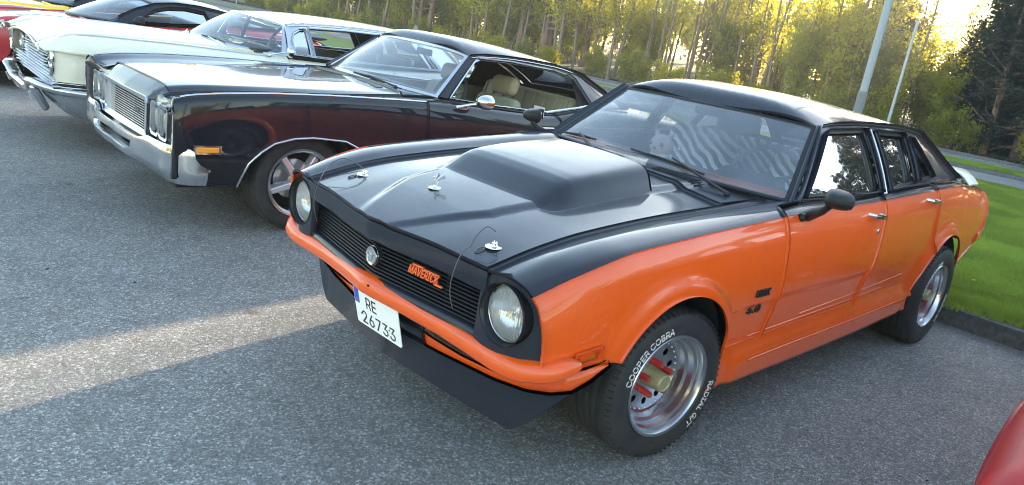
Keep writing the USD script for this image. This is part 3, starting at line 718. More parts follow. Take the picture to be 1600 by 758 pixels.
def leaves(rg, tw, per, spread, size, flat=0.0, aspect=.7):
    """small quads strewn round the twig points"""
    P = np.vstack([np.repeat(p[:-1] + (p[1:] - p[:-1]) * 1.0, per, 0) * 1 for p in tw if len(p) > 1]); Q = np.vstack([np.repeat(p[:-1] - p[1:], per, 0) for p in tw if len(p) > 1])
    P = P + Q * rg.uniform(0, 1, (len(P), 1)) + rg.normal(0, spread, P.shape)
    n = len(P); u = rg.normal(0, 1, (n, 3)); u[:, 2] *= (1 - flat); u /= np.linalg.norm(u, axis=1, keepdims=True); w = rg.normal(0, 1, (n, 3)); w -= u * np.sum(u * w, 1, keepdims=True); w /= np.linalg.norm(w, axis=1, keepdims=True)
    s = size * rg.uniform(.55, 1.3, (n, 1)); u *= s; w *= s * aspect
    v = np.stack([P - u, P + w * .8, P + u, P - w * .8], 1).reshape(-1, 3); i = np.arange(n) * 4
    f = np.vstack([np.stack([i, i + 1, i + 2], 1), np.stack([i, i + 2, i + 3], 1)]); return trimesh.Trimesh(v, f, process=False)
PROTO = {}
def proto_tree(kind, br, crown, bark_, leaf_, loc, rot=0, dead=None):
    t = thing(kind, 'x', 'tree', loc, rot)
    put('trunk', wood(br), bark_, t, True); put('crown', crown, leaf_, t, False)
    return t
def gen(kind, seed):
    g = np.random.default_rng(seed)
    if kind == 'birch_tree':
        br, tw = skeleton(g, g.uniform(8.2, 9.6), g.uniform(.10, .15), g.normal(0, .05, 2), 24, .22, .24, .75, 4, .035); return br, leaves(g, tw, 8, .16, .085), 'bark', 'birch_leaf'
    if kind == 'slender_tree':
        br, tw = skeleton(g, g.uniform(8.5, 9.8), g.uniform(.06, .10), g.normal(0, .07, 2), 13, .35, .17, .85, 2, .045); return br, leaves(g, tw, 4, .10, .06), 'bark', 'birch_leaf'
    if kind == 'bushy_tree':
        br, tw = [], []
        for k in range(5):
            b, w = skeleton(g, g.uniform(4.0, 6.2), .05, g.normal(0, .22, 2), 16, .10, .36, .65, 4, .05)
            off = np.array([g.normal(0, .3), g.normal(0, .3), 0]); br += [(p + off, r) for p, r in b]; tw += [p + off for p in w]
        return br, leaves(g, tw, 6, .20, .100), 'bark', 'olive_leaf' if seed % 2 else 'birch_leaf'
    if kind == 'pine_tree':
        br, tw = skeleton(g, g.uniform(8.5, 9.5), g.uniform(.17, .24), g.normal(0, .04, 2), 26, .18, .28, .15, 4, .03)
        tw = [w for w in tw if w[:, 2].mean() > 2.0 + g.uniform(0, 3.0)]
        return br, leaves(g, tw, 20, .13, .085, .2, .22), 'pine_bark', 'pine_needle'
    if kind == 'spruce_tree':
        br, tw = skeleton(g, g.uniform(13, 15), g.uniform(.16, .22), g.normal(0, .01, 2), 110, .03, .20, -.18, 4, .008)
        return br, leaves(g, tw, 24, .15, .125, .3, .26), 'pine_bark', 'spruce_needle'
    if kind == 'undergrowth_shrub':
        br, tw = [], []
        for k in range(7):
            b, w = skeleton(g, g.uniform(.9, 1.9), .016, g.normal(0, .35, 2), 9, .1, .45, .6, 3, .06); off = np.array([g.normal(0, .4), g.normal(0, .4), 0]); br += [(p + off, r) for p, r in b]; tw += [p + off for p in w]
        return br, leaves(g, tw, 7, .11, .06), 'bark', 'birch_leaf' if seed % 2 else 'olive_leaf'
DESC = {'birch_tree': ('young yellow-green birch', 'birch'), 'slender_tree': ('thin sparse young tree', 'tree'), 'bushy_tree': ('bushy many-stemmed leafy tree', 'tree'),
        'pine_tree': ('pine with brown trunk', 'pine'), 'spruce_tree': ('tall dark spruce', 'spruce'), 'undergrowth_shrub': ('low leafy shrub', 'shrub')}
def px(x, y, z):
    v = np.array([x, y, z]) - EYE; k = v @ d_
    return 800 + 1160.75 * (v @ r_) / k if k > 0 else -9999
PLACE = [(420, 'above the cream saloon roof'), (600, 'above the cream saloon rear window'), (740, 'above the black hardtop windscreen'), (870, 'above the black hardtop roof'), (960, 'above the black hardtop rear'), (1060, 'left above the orange sedan roof'),
         (1180, 'above the orange sedan windscreen'), (1330, 'left of the lamp post'), (1420, 'right of the lamp post'), (1500, 'right of the thin pole'), (1800, 'at the right edge')]
used_proto = {}
planted = {}
def plant(kind, x, y, s=1.0, var=None, rot=None):
    var = int(r2.integers(0, {'slender_tree': 3, 'birch_tree': 3, 'undergrowth_shrub': 2}.get(kind, 2))) if var is None else var
    rot = r2.uniform(0, 2 * PI) if rot is None else rot; z = float(forest_z(np.array([x]), np.array([y]))[0]) - .05 if x < -23.3 else 0.
    X = px(x, y, 2.0); row = 'front row' if x > -28.5 else ('second row' if x > -33 else ('far row' if x > -45 else 'distant row'))
    if -200 < X < 1800:
        where = next(w for lim, w in PLACE if X < lim); lab = f'{DESC[kind][0]}, {row}, {where}'; gp = f'{DESC[kind][1]}s of the wood beyond the road'
    else:
        lab = f'{DESC[kind][0]} standing behind the photographer across the car park' if x > 0 else f'{DESC[kind][0]}, {row} of the wood, beyond the picture edge'; gp = f'{DESC[kind][1]} out of view'
    key = (kind, var)
    if key not in used_proto:
        br, cr, b_, l_ = gen(kind, 100 + var * 7 + sorted(DESC).index(kind) * 31)
        t = thing(kind, lab, DESC[kind][1], (x, y, z), rot, gp); UsdGeom.Xformable(t).AddScaleOp().Set(Gf.Vec3f(s, s, s))
        put('trunk', wood(br), b_, t, True); put('crown', cr, l_, t, False); used_proto[key] = t
    else: t = copy_of(used_proto[key], (x, y, z), rot, (s, s, s), lab, DESC[kind][1], gp)
    if -200 < X < 1800: planted.setdefault(lab, []).append((X, t))
J = lambda a: r2.uniform(-a, a)
# front rows, from the right edge of the picture to the far left
for x, y, s in ((-25.6, -2.6, 1.0), (-27.5, -.2, 1.0), (-29.0, -3.9, .95), (-26.3, 2.2, 1.0), (-31.5, -1.5, 1.0), (-28.5, 4.6, 1.05), (-26.0, 7.2, 1.0), (-33.0, 3.0, 1.0), (-30.0, 9.0, 1.0)): plant('spruce_tree', x, y, s)
for x, y, s in ((-25.2, -4.9, .66), (-29.4, -10.2, .62), (-26.6, -9.7, .72)): plant('pine_tree', x, y, s)
plant('spruce_tree', -26.6, -5.2, .62); plant('spruce_tree', -30.6, -10.6, .50); plant('spruce_tree', -28.0, -5.4, .7)
for x, y, s in ((-25.5, -4.1, .7), (-27.3, -4.4, .92), (-30.0, -6.0, .75), (-32.5, -5.6, .9), (-34.5, -7.2, .6)): plant('spruce_tree', x, y, s)
for x, y, s in ((-25.4, -6.6, .42), (-26.6, -7.4, .48), (-28.2, -7.2, .5), (-29.5, -8.3, .55), (-31.0, -7.8, .5), (-25.2, -8.3, .5), (-27.2, -8.9, .62), (-33.0, -9.0, .62), (-25.0, -9.0, .55)): plant('bushy_tree', x, y, s)
for x, y, s in ((-31.0, -12.4, .8), (-33.0, -11.6, .8), (-30.4, -11.0, .75), (-34, -14.6, .7), (-27.0, -13.5, .5)): plant('bushy_tree', x, y, s)
for x, y in ((-25.0, -8.9), (-24.9, -10.3), (-25.6, -11.6), (-24.8, -12.6), (-26.6, -13.4), (-25.0, -14.2), (-26.3, -10.6), (-28.3, -12.4), (-24.9, -15.6), (-26.4, -16.7)): plant('slender_tree', x, y, r2.uniform(.8, .98))
for x, y in ((-26.0, -9.0), (-25.4, -13.2), (-27.4, -14.6)): plant('birch_tree', x, y, r2.uniform(.7, .85))
for x, y, s in ((-25.6, -19.2, .8), (-27.0, -20.3, .85), (-29.5, -21.4, .9), (-25.2, -17.9, .7), (-33.0, -23.6, .95), (-36.0, -26.0, 1.0)): plant('slender_tree', x, y, s)
plant('birch_tree', -30.5, -21.3, .62); plant('birch_tree', -38.0, -27.0, .7)
plant('pine_tree', -27.4, -6.25, .78); plant('slender_tree', -26.2, -7.9, .8); plant('slender_tree', -29.0, -9.2, .8)
for y in np.arange(-4, -86, -3.1):
    if not (-41 < y < -35): plant('bushy_tree' if r2.uniform() < .8 else 'pine_tree', -54 + J(4), y + J(1.2), r2.uniform(.85, 1.1))
for x, y, s in ((-26.0, 8.3, .74), (-27.2, 9.8, .78), (-26.2, 11.4, .70), (-27.0, 6.6, .72), (-28.0, 13.0, .75)): plant('spruce_tree', x, y, s)
for y in np.arange(6, 17, 2.1): plant('spruce_tree', -25.0 + J(.8), y, r2.uniform(.55, .68))
for x, y, s in ((-25.6, -10.3, .85), (-27.6, -11.3, .85), (-24.8, -11.4, .62), (-29.4, -11.9, .85), (-25.5, -14.9, .60), (-28.2, -15.7, .6)): plant('bushy_tree', x, y, s)
for x, y in ((-25.0, -9.5), (-27.5, -10.4), (-25.3, -11.9), (-25.3, -15.0), (-27.2, -15.8)): plant('birch_tree', x, y, r2.uniform(.62, .75))
for x, y in ((-25.2, -13.6), (-26.6, -14.3), (-25.0, -16.4), (-26.0, -17.3), (-27.8, -17.9), (-25.4, -18.4), (-30.5, -17.0), (-27.0, -19.2), (-31.0, -20.0), (-26.4, -16.1), (-28.5, -18.7)): plant('slender_tree', x, y, r2.uniform(.72, .9))
for y in np.arange(-20.4, -29, -1.0): plant('birch_tree', -25.4 + J(1.0), y + J(.4), r2.uniform(.66, .84))
for y in np.arange(-22.8, -31, -1.3): plant('birch_tree', -29.0 + J(1.4), y + J(.5), r2.uniform(.7, .9))
for y in (-24.8, -26.2, -27.4, -29.2): plant('pine_tree', -26.6 + J(1.2), y + J(.3), r2.uniform(.95, 1.15))
for y in np.arange(-29, -46, -1.5): plant('birch_tree' if r2.uniform() < .72 else 'pine_tree', -26.0 + J(1.6), y + J(.5), r2.uniform(.75, .95))
for y in np.arange(-30, -50, -1.9): plant(('bushy_tree', 'birch_tree', 'pine_tree', 'slender_tree')[int(r2.integers(0, 4))], -30.0 + J(1.5), y + J(.6), r2.uniform(.8, 1.0))
for y in np.arange(-46, -92, -2.0): plant(('pine_tree', 'pine_tree', 'birch_tree', 'slender_tree', 'bushy_tree')[int(r2.integers(0, 5))], -26.6 + J(1.8), y + J(.7), r2.uniform(.9, 1.1))
for y in np.arange(-44, -100, -3.4): plant('pine_tree' if r2.uniform() < .5 else 'bushy_tree', -32.0 + J(2.0), y + J(.9), r2.uniform(1., 1.25))
for y in np.arange(-92, -125, -4.5): plant('pine_tree', -27.0 + J(2.5), y + J(1), r2.uniform(1., 1.2))
for y in np.arange(-5, -70, -2.7):
    if -21 < y < -13.4 or -27 < y < -22.8 or -10.8 < y < -7.6: continue
    plant('bushy_tree', -35.5 + J(2.0), y + J(1.0), r2.uniform(.7, .85) if y > -14 else r2.uniform(1.0, 1.3))
for y in np.arange(-21.6, -62, -1.7): plant('bushy_tree', -28.0 + J(1.2), y + J(.5), r2.uniform(.62, .92), 1 if r2.uniform() < .8 else 0)
for y in np.arange(-20, -95, -2.2):
    if not -33 < y < -27: plant('bushy_tree', -43 + J(3), y + J(.8), r2.uniform(.9, 1.2), 1 if r2.uniform() < .7 else 0)
for y in np.arange(-3, -60, -2.3):
    if -18.6 < y < -17.2: continue
    plant('undergrowth_shrub', -24.3 + J(.5), y + J(.5), r2.uniform(.5, .85) * (1.0 if y > -20 else .9))
# trees behind the photographer, seen only as reflections
for y in np.arange(17, 40, 1.9):
    plant('bushy_tree', -26.0 + J(1.5), y + J(.5), r2.uniform(1.15, 1.5))
for y in np.arange(10, 40, 4.1): plant('pine_tree', -30.0 + J(1.5), y + J(.5), r2.uniform(.9, 1.1))
for a in np.radians(np.arange(-48, 62, 6.5)): plant('bushy_tree' if r2.uniform() < .7 else 'pine_tree', 2 + 27 * math.cos(a) + J(1), 2 + 27 * math.sin(a) + J(1), r2.uniform(1.2, 1.6))  # unseen ring added to block low sky and darken reflections in paint and chrome
for x, y, k, s in ((-14, 30, 'bushy_tree', 1.5), (-9, 33, 'pine_tree', 1.2), (-4, 31, 'bushy_tree', 1.6), (1, 34, 'birch_tree', 1.3), (6, 31, 'bushy_tree', 1.5), (11, 33, 'pine_tree', 1.2), (-20, 31, 'birch_tree', 1.2), (-26, 29, 'bushy_tree', 1.5), (17, 30, 'bushy_tree', 1.4), (26, 22, 'bushy_tree', 1.4), (30, 12, 'pine_tree', 1.2), (31, 3, 'bushy_tree', 1.4), (29, -8, 'bushy_tree', 1.5), (32, -18, 'pine_tree', 1.2), (30, -28, 'bushy_tree', 1.5)):
    plant(k, x, y, s)

for lab, ts in planted.items():       # trees of one kind in one place: told apart by their order from left to right
    ts.sort(key=lambda q: q[0])
    if len(ts) > 1:
        names = {2: ['left one', 'right one'], 3: ['left one', 'middle one', 'right one']}.get(len(ts)) or ['leftmost', 'second from left', 'third from left', 'fourth from left', 'fifth from left', 'sixth from left', 'seventh from left', 'eighth from left', 'ninth from left', 'tenth from left', 'eleventh from left'][:len(ts) - 1] + ['rightmost'] * max(1, len(ts) - 11)
        for (X, t), nm in zip(ts, names): t.SetCustomDataByKey('label', f'{lab}, {nm}')
# ------------------------------------------------------------------ lamp posts and road sign
lp = thing('lamp_post', 'tall galvanised grey lamp post on the lawn behind the orange sedan roof', 'lamp post', (-8.0, -2.055, .10))
put('shaft', tube([(0, 0, 0), (0, 0, 1.2), (0, 0, 1.25), (0, 0, 4), (0, 0, 8.0)], [.055, .055, .050, .047, .036], 20), 'galvanised', lp, 40)
put('base_collar', lathe([(.075, 0), (.075, .03), (.062, .05), (.062, 1.36), (.052, 1.38)], 24, 'z'), 'sign_grey', lp, 40)
put('service_door', boxm(.070, .088, -.035, .035, .5, .85), 'galvanised', lp, False)
hd = put('lamp_head', hull([[.25, 0, 8.02], [.85, 0, 8.08], [.3, .10, 8.0], [.8, .10, 8.05], [.3, -.10, 8.0], [.8, -.10, 8.05]], .05), 'galvanised', lp, 40); put('bracket', tube([(0, 0, 7.9), (.1, 0, 8.02), (.3, 0, 8.04)], .035, 10), 'galvanised', hd, 40)
tp = thing('road_pole', 'thin grey pole beside the far road to the right of the lamp post', 'pole', (-23.6, -7.42, .1), .02)
put('shaft', tube([(0, 0, 0), (0, 0, 1.8), (0, 0, 3.75)], [.055, .05, .045], 12), 'galvanised', tp, 40); put('cap', lathe([(.05, 3.74), (.05, 3.78), (0, 3.80)], 12, 'z'), 'sign_grey', tp, 40)
for nm, (x, y), dsc in (('road_pole', (-24.0, -71.5), 'thin grey pole at the wood edge above the red coupe roof'), ('road_pole', (-23.9, -60.0), 'thin grey pole at the wood edge above the cream saloon windscreen')):
    copy_of(tp, (x, y, .1), .02, None, dsc, 'pole')
sg = thing('road_sign', 'back of a small grey triangular sign above the black hardtop windscreen', 'sign', (-15.0, -22.2, .1))
put('post', tube([(0, 0, 0), (0, 0, 1.05)], .02, 10), 'galvanised', sg, 40)
tri = Polygon([(-.11, 0), (.11, 0), (0, -.19)]).buffer(.025); tri = shapely.affinity.scale(tri, 1, -1, origin=(0, 0))
put('panel', frame3(extrude(tri, .012), (.035, 0, .86), (-.55, .83, 0), (0, 0, 1), (.83, .55, 0)), 'sign_grey', sg, False)
# loose bits on the tarmac
for k in range(16):
    x, y = r2.uniform(-1.5, 2.2), r2.uniform(-2.2, 2.0); 
    if abs(y) < .9 and x < .9: continue
    s = trimesh.creation.icosphere(1, 1.0); s.apply_scale(np.array([.010, .007, .005]) * r2.uniform(.5, 1.3)); s.vertices += r2.normal(0, .0009, s.vertices.shape); s.apply_transform(trimesh.transformations.rotation_matrix(r2.uniform(0, 6), [0, 0, 1])); s.apply_translation([x, y, .003])
    tag(put('loose_stone', s, 'kerb_concrete', None, False), 'small loose stone chip lying on the tarmac by the orange sedan', 'stone', 'loose stone chips on the tarmac')
# ------------------------------------------------------------------ the orange and black sedan
mav = thing('orange_sedan', 'orange four-door sedan with satin black bonnet, roof and big bonnet scoop, nearest the camera', 'car')
L = lambda *p: list(p)
mlines = [
    L((.93, 0, .762), (.78, 0, .806), (.6, 0, .848), (.4, 0, .884), (0, 0, .930), (-.4, 0, .962), (-.75, 0, .985), (-2.9, 0, 1.04), (-3.4, 0, 1.005), (-3.88, 0, .965)),
    L((.93, .3, .760), (.78, .3, .804), (.6, .3, .846), (.4, .3, .881), (0, .3, .926), (-.4, .31, .956), (-.75, .32, .98), (-2.9, .32, 1.04), (-3.4, .32, 1.003), (-3.88, .32, .962)),
    L((.93, .58, .742), (.78, .588, .788), (.6, .59, .834), (.4, .592, .868), (0, .598, .908), (-.4, .613, .936), (-.75, .63, .965), (-1.4, .66, 1.0), (-2.9, .58, 1.038), (-3.4, .56, .998), (-3.88, .54, .955)),
    L((.93, .650, .752), (.78, .668, .796), (.6, .676, .850), (.4, .684, .888), (0, .694, .930), (-.4, .706, .962), (-.75, .718, .985), (-1.4, .735, 1.002), (-2.2, .725, 1.04), (-2.9, .69, 1.045), (-3.4, .665, 1.00), (-3.88, .63, .945)),
    L((.93, .715, .742), (.78, .738, .786), (.6, .770, .842), (.4, .792, .882), (0, .808, .922), (-.4, .812, .955), (-.75, .812, .982), (-1.4, .80, .998), (-2.2, .785, 1.033), (-2.9, .765, 1.035), (-3.4, .735, .985), (-3.88, .690, .925)),
    L((.93, .765, .69), (.78, .792, .728), (.6, .826, .768), (.4, .846, .805), (0, .860, .832), (-.4, .864, .855), (-.75, .866, .87), (-1.4, .864, .88), (-2.2, .850, .905), (-2.9, .828, .90), (-3.4, .80, .86), (-3.88, .745, .82)),
    L((.93, .79, .61), (.78, .818, .63), (.6, .846, .635), (.4, .860, .64), (0, .870, .635), (-.4, .874, .612), (-.75, .876, .618), (-1.4, .874, .622), (-2.2, .858, .634), (-2.9, .838, .66), (-3.4, .808, .67), (-3.88, .755, .69)),
    L((.93, .78, .51), (.78, .815, .50), (.6, .845, .50), (.4, .858, .47), (0, .858, .45), (-.4, .848, .445), (-.75, .846, .45), (-1.4, .844, .455), (-2.2, .832, .47), (-2.9, .83, .50), (-3.4, .795, .54), (-3.88, .735, .60)),
    L((.93, .72, .42), (.78, .76, .38), (.6, .80, .36), (.4, .82, .31), (0, .82, .28), (-.4, .82, .27), (-.75, .82, .27), (-1.4, .818, .27), (-2.2, .805, .28), (-2.9, .79, .33), (-3.4, .75, .42), (-3.88, .70, .54)),
]
FA, RA = (.105, .332, .375), (-2.775, .345, .385)      # wheel arches: centre x, z, radius
def mav_post(x, y, z, t):
    s = np.where(y < 0, -1, 1); a = np.abs(t); out = np.zeros_like(x)
    for (cx, cz, r), pw in ((FA, .020), (RA, .026)):
        d = np.hypot((x - cx), z - cz) - r
        # flare: the metal swells out towards the arch edge; behind the wheel it ends in a crease
        q = np.clip(1 - d / .125, 0, 1); soft = q * q * (3 - 2 * q)
        lip = np.clip(1 - (d - .030) / .05, 0, 1); lip = lip * lip * (3 - 2 * lip)
        back = np.clip((cx + .08 - x) / .20, 0, 1)
        lip = soft + (lip - soft) * (.35 + .5 * back)
        ok = np.clip((a - 4.6) / .5, 0, 1) * np.clip((z - cz + .25) / .2, 0, 1)
        out += pw * lip * ok * (d < .2)
    # the flank's crease: below it the metal steps in
    cz = np.interp(-x, [.25, .6, .76, 1.36, 2.13, 2.6], [.590, .611, .619, .621, .631, .64])
    k = np.clip((cz - z) / .012, 0, 1) * np.clip((-.22 - x) / .06, 0, 1) * np.clip((x + 2.42) / .05, 0, 1) * (a > 5)
    out -= .009 * k
    # the bonnet's raised middle
    w = np.interp(x, [-.7, 0, .55, .80, .95], [.40, .37, .30, .17, .08]); hh = np.interp(x, [-.7, .2, .62, .80, .95], [.016, .016, .014, .009, .004])
    e = np.clip((w - np.abs(y)) / .06, 0, 1); z = z + np.where(a < 2.05, hh * e * e * (3 - 2 * e), 0)
    return x, y + s * out, z
mav_s = Shell(mlines, mav_post)
TS = (1, .125)
def front_x(y): return .892 - .075 * np.abs(y) / .59
# bonnet
hood = [(front_x(y), math.copysign(mav_s.ty(.8, abs(y)), y)) for y in np.linspace(-.585, .585, 25)]
hood += [(x, 2.0) for x in (.6, .3, 0, -.3, -.455)] + [(-.455 - .035 * (1 - (y / .6) ** 2), math.copysign(mav_s.ty(-.46, abs(y)), y)) for y in np.linspace(.58, -.58, 15)] + [(x, -2.0) for x in (-.455, -.3, 0, .3, .6)]
put('bonnet', panel(mav_s, Polygon(hood), .014, (1, .3), thick=.016, gap=.0025, flip=True), 'satin_black_paint', mav)
# its turned-down front lip
lipc = np.array([[front_x(y), y, 0] for y in np.linspace(-.583, .583, 40)])
def lip_map(uv):
    y = uv[:, 0]; w = uv[:, 1]; xf = front_x(y); zt = mav_s(np.stack([xf, np.interp(np.abs(y), *zip(*[(q, mav_s.ty(.8, q)) for q in np.linspace(0, .6, 13)]))], 1))[:, 2] - .003
    return np.stack([xf + .012 * np.sin(w * PI * .5) * 1.0 - .020 * w, y, zt - .070 * w], 1)
put('bonnet_lip', panel(lip_map, sbox(-.583, 0, .583, 1), .03, (1, .07), thick=.01, eps=(.004, .05), flip=True), 'satin_black_paint', mav)
# cowl between bonnet and windscreen
cowl = [(-.470 - .035 * (1 - (y / .6) ** 2), math.copysign(mav_s.ty(-.46, abs(y)), y)) for y in np.linspace(-.585, .585, 15)] + [(-.80, 2.0), (-.80, -2.0)]
cw = put('cowl_panel', panel(mav_s, Polygon(cowl), .03, (1, .3), thick=.01, gap=.002, flip=True), 'satin_black_paint', mav)
for i in range(16):
    for sd in (1, -1):
        y = sd * (.12 + i * .017); x = -.600 - .035 * (1 - (y / .6) ** 2)
        q = mav_s.at(x, math.copysign(mav_s.ty(x, abs(y)), y))
        put('vent_slot', boxm(x - .045, x + .045, y - .004, y + .004, q[2] - .004, q[2] + .0022), 'black_void', cw, False)
# front wings
TT = [(.93, 4.62), (.8, 4.58), (.7, 4.46), (.6, 4.38), (.4, 4.24), (.2, 4.22), (0, 4.20), (-.3, 4.22), (-.6, 4.25), (-1.4, 4.30), (-2.0, 4.32), (-2.45, 4.30), (-2.83, 4.22), (-3.3, 4.05), (-3.9, 3.7)]
upper = Polygon([(x, -1) for x, _ in TT] + [(x, t) for x, t in TT[::-1]])
def split(poly): return poly.intersection(upper), poly.difference(upper)
def arch_pts(A, a0, a1): return mav_s.xz(arc(A[0], A[1], A[2], a0, a1, 30))
nose = [(.822, 2.0), (.818, 3.0), (.812, 4.0), (.800, 4.6), (.79, 5.0), (.775, 6.0), (.765, mav_s.tz(.765, .515))]
wing = nose + mav_s.xz([(.70, .512), (.60, .518), (.47, .522)]) + arch_pts(FA, 29, 180)[:-2] + mav_s.xz([(-.285, .345), (-.62, .34), (-.618, .55), (-.602, .63)]) + mav_s.xz([(-.590, .75), (-.575, .90)]) + [(-.575, 4.0), (-.60, 3.6), (-.80, 3.55), (-.80, 2.0)]
# (the wheel opening's rear foot meets the skirt)
def put_pair(name, poly, m_, h=.024, gap=.0025, thick=.014, sub=None):
    pr = []
    for sd in (1, -1):
        g = panel(mav_s, poly, h, TS, thick=thick, gap=gap, flip=True)
        pr.append(put(name, g if sd == 1 else mir(g), m_, mav))
    return pr
def two_tone(name, poly):
    poly = shapely.affinity.scale(shapely.affinity.scale(poly, *TS, origin=(0, 0)).buffer(-.0036, join_style='mitre'), 1 / TS[0], 1 / TS[1], origin=(0, 0))
    up, lo = split(poly)
    for sd in (1, -1):
        hh = .013 if name in ('front_wing', 'rear_quarter') else .02
        g = panel(mav_s, lo, hh, TS, thick=.012, flip=True); b = put(name, g if sd == 1 else mir(g), 'orange_paint', mav)
        if up.area > 1e-4:
            g = panel(mav_s, up, .024, TS, thick=.012, flip=True); put('black_upper_band', g if sd == 1 else mir(g), 'satin_black_paint', b)
two_tone('front_wing', Polygon(wing))
fd = [(-.575, 3.9)] + mav_s.xz([(-.575, .90), (-.590, .75), (-.602, .63), (-.618, .55), (-.63, .335), (-1.60, .335), (-1.585, .5), (-1.565, .63), (-1.60, .85)]) + [(-1.635, 4.0), (-1.64, 3.75), (-.80, 3.75)]
two_tone('front_door', Polygon(fd))
rd = [(-1.64, 3.75), (-1.635, 4.0)] + mav_s.xz([(-1.60, .85), (-1.565, .63), (-1.585, .5), (-1.60, .335), (-2.33, .335)]) + arch_pts(RA, -4, 50) + mav_s.xz([(-2.475, .72), (-2.455, .88)]) + [(-2.44, 4.0), (-2.42, 3.75)]
two_tone('rear_door', Polygon(rd))
qp = [(-2.42, 3.75), (-2.44, 4.0)] + mav_s.xz([(-2.455, .88), (-2.475, .72)]) + arch_pts(RA, 50, 160) + mav_s.xz([(-3.3, .46), (-3.5, .50), (-3.80, .575)]) + [(-3.83, 7.0), (-3.86, 6.0), (-3.875, 5.0), (-3.87, 4.0), (-3.87, 3.0), (-3.87, 2.02), (-3.05, 2.02), (-3.05, 3.0), (-2.9, 3.6)]
two_tone('rear_quarter', Polygon(qp))
put('boot_lid', panel(mav_s, Polygon([(-3.05, -2), (-3.05, 2), (-3.87, 2), (-3.87, -2)]), .04, (1, .3), thick=.012, gap=.002, flip=True), 'satin_black_paint', mav)
# tail panel, lamps
tail = Polygon([(-.70, .56), (.70, .56), (.75, .70), (.74, .82), (.68, .93), (-.68, .93), (-.74, .82), (-.75, .70)])
put('tail_panel', frame3(extrude(tail, .02), (-3.862, 0, 0), (0, 1, 0), (0, 0, 1), (1, 0, 0)), 'orange_paint', mav, False)
for sd in (1, -1):
    put('tail_light', rbox(-3.885, -3.855, sd * .52 - .12, sd * .52 + .12, .70, .80, .012), 'red_plastic', mav, 40)
put('rear_bumper', tube([(-3.72, .765, .625), (-3.84, .755, .628), (-3.93, .70, .63), (-3.97, .4, .63), (-3.98, 0, .63), (-3.97, -.4, .63), (-3.93, -.70, .63), (-3.84, -.755, .628), (-3.72, -.765, .625)], .042, 12, squash=(.5, 1)), 'orange_paint', mav, 40)
# skirts: a moulding that flares out below the doors
def skirt_map(uv):
    x, w = uv[:, 0], uv[:, 1]
    e = np.clip((x + 2.36) / .12, 0, 1) * 1.0
    zt = np.interp(-x, [.20, .34, .86, 1.9, 2.4], [.400, .412, .428, .446, .455]); zb = np.interp(-x, [.2, 1.0, 2.12, 2.4], [.242, .246, .266, .276])
    y0 = mav_s(np.stack([x, np.full_like(x, 7.0)], 1))[:, 1] - .004
    out = np.interp(w, [0, .12, .26, .33, .38, .92, 1.0], [.004, .010, .022, .056, .058, .044, .0])
    return np.stack([x, y0 + out * (.4 + .6 * e) * (.12 + .88 * np.clip((-.28 - x) / .10, 0, 1)), zt + (zb - zt) * w], 1)
for sd in (1, -1):
    g = panel(skirt_map, Polygon([(-.275, 0.0), (-.195, 1.0), (-2.37, 1.0), (-2.345, .45), (-2.38, .4), (-2.36, 0)]), .02, (1, .15), thick=.012, eps=(.004, .015))
    put('side_skirt', g if sd == 1 else mir(g), 'orange_paint', mav)
    r = tube([skirt_map(np.array([[x, .34]]))[0] + [0, .002, 0] for x in np.linspace(-.45, -2.3, 30)], .0045, 6)
    put('skirt_rib', r if sd == 1 else mir(r), 'orange_paint', mav, True)
    # two slim strakes above the skirt
    for a, b in (((-.50, .432), (-1.95, .475)), ((-.95, .47), (-2.2, .53))):
        pts = []
        for q in np.linspace(0, 1, 20):
            x, z = a[0] + (b[0] - a[0]) * q, a[1] + (b[1] - a[1]) * q
            pts.append(mav_s.at(x, mav_s.tz(x, z)) + [0, -.001, 0])
        r = tube(pts, .006, 6); put('strake', r if sd == 1 else mir(r), 'orange_paint', mav, True)
# black strips added inside the shut lines as the shade of the gaps
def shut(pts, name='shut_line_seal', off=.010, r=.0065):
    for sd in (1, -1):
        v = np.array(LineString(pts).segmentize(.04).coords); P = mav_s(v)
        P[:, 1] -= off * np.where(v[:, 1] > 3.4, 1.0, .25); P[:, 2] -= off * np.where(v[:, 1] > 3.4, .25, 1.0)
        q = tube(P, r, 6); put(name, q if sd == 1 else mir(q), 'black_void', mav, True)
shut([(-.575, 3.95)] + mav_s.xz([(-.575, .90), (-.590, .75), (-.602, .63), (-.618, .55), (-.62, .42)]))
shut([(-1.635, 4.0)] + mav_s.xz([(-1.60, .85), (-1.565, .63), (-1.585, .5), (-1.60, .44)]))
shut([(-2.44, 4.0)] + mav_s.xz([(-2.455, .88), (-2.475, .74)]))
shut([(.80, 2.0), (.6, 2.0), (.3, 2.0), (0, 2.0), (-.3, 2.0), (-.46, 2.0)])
inner_wheel_wells(mav, (FA[0], RA[0]), .83, .40, .34)
put('underbody', boxm(-3.75, .42, -.60, .60, .24, .40), 'black_void', mav, False)
put('engine_bay', cat_([boxm(-.45, .62, -.55, .55, .42, .60), boxm(-.55, .70, -.585, -.56, .42, .78), boxm(-.55, .70, .56, .585, .42, .78)]), 'black_void', mav, False)

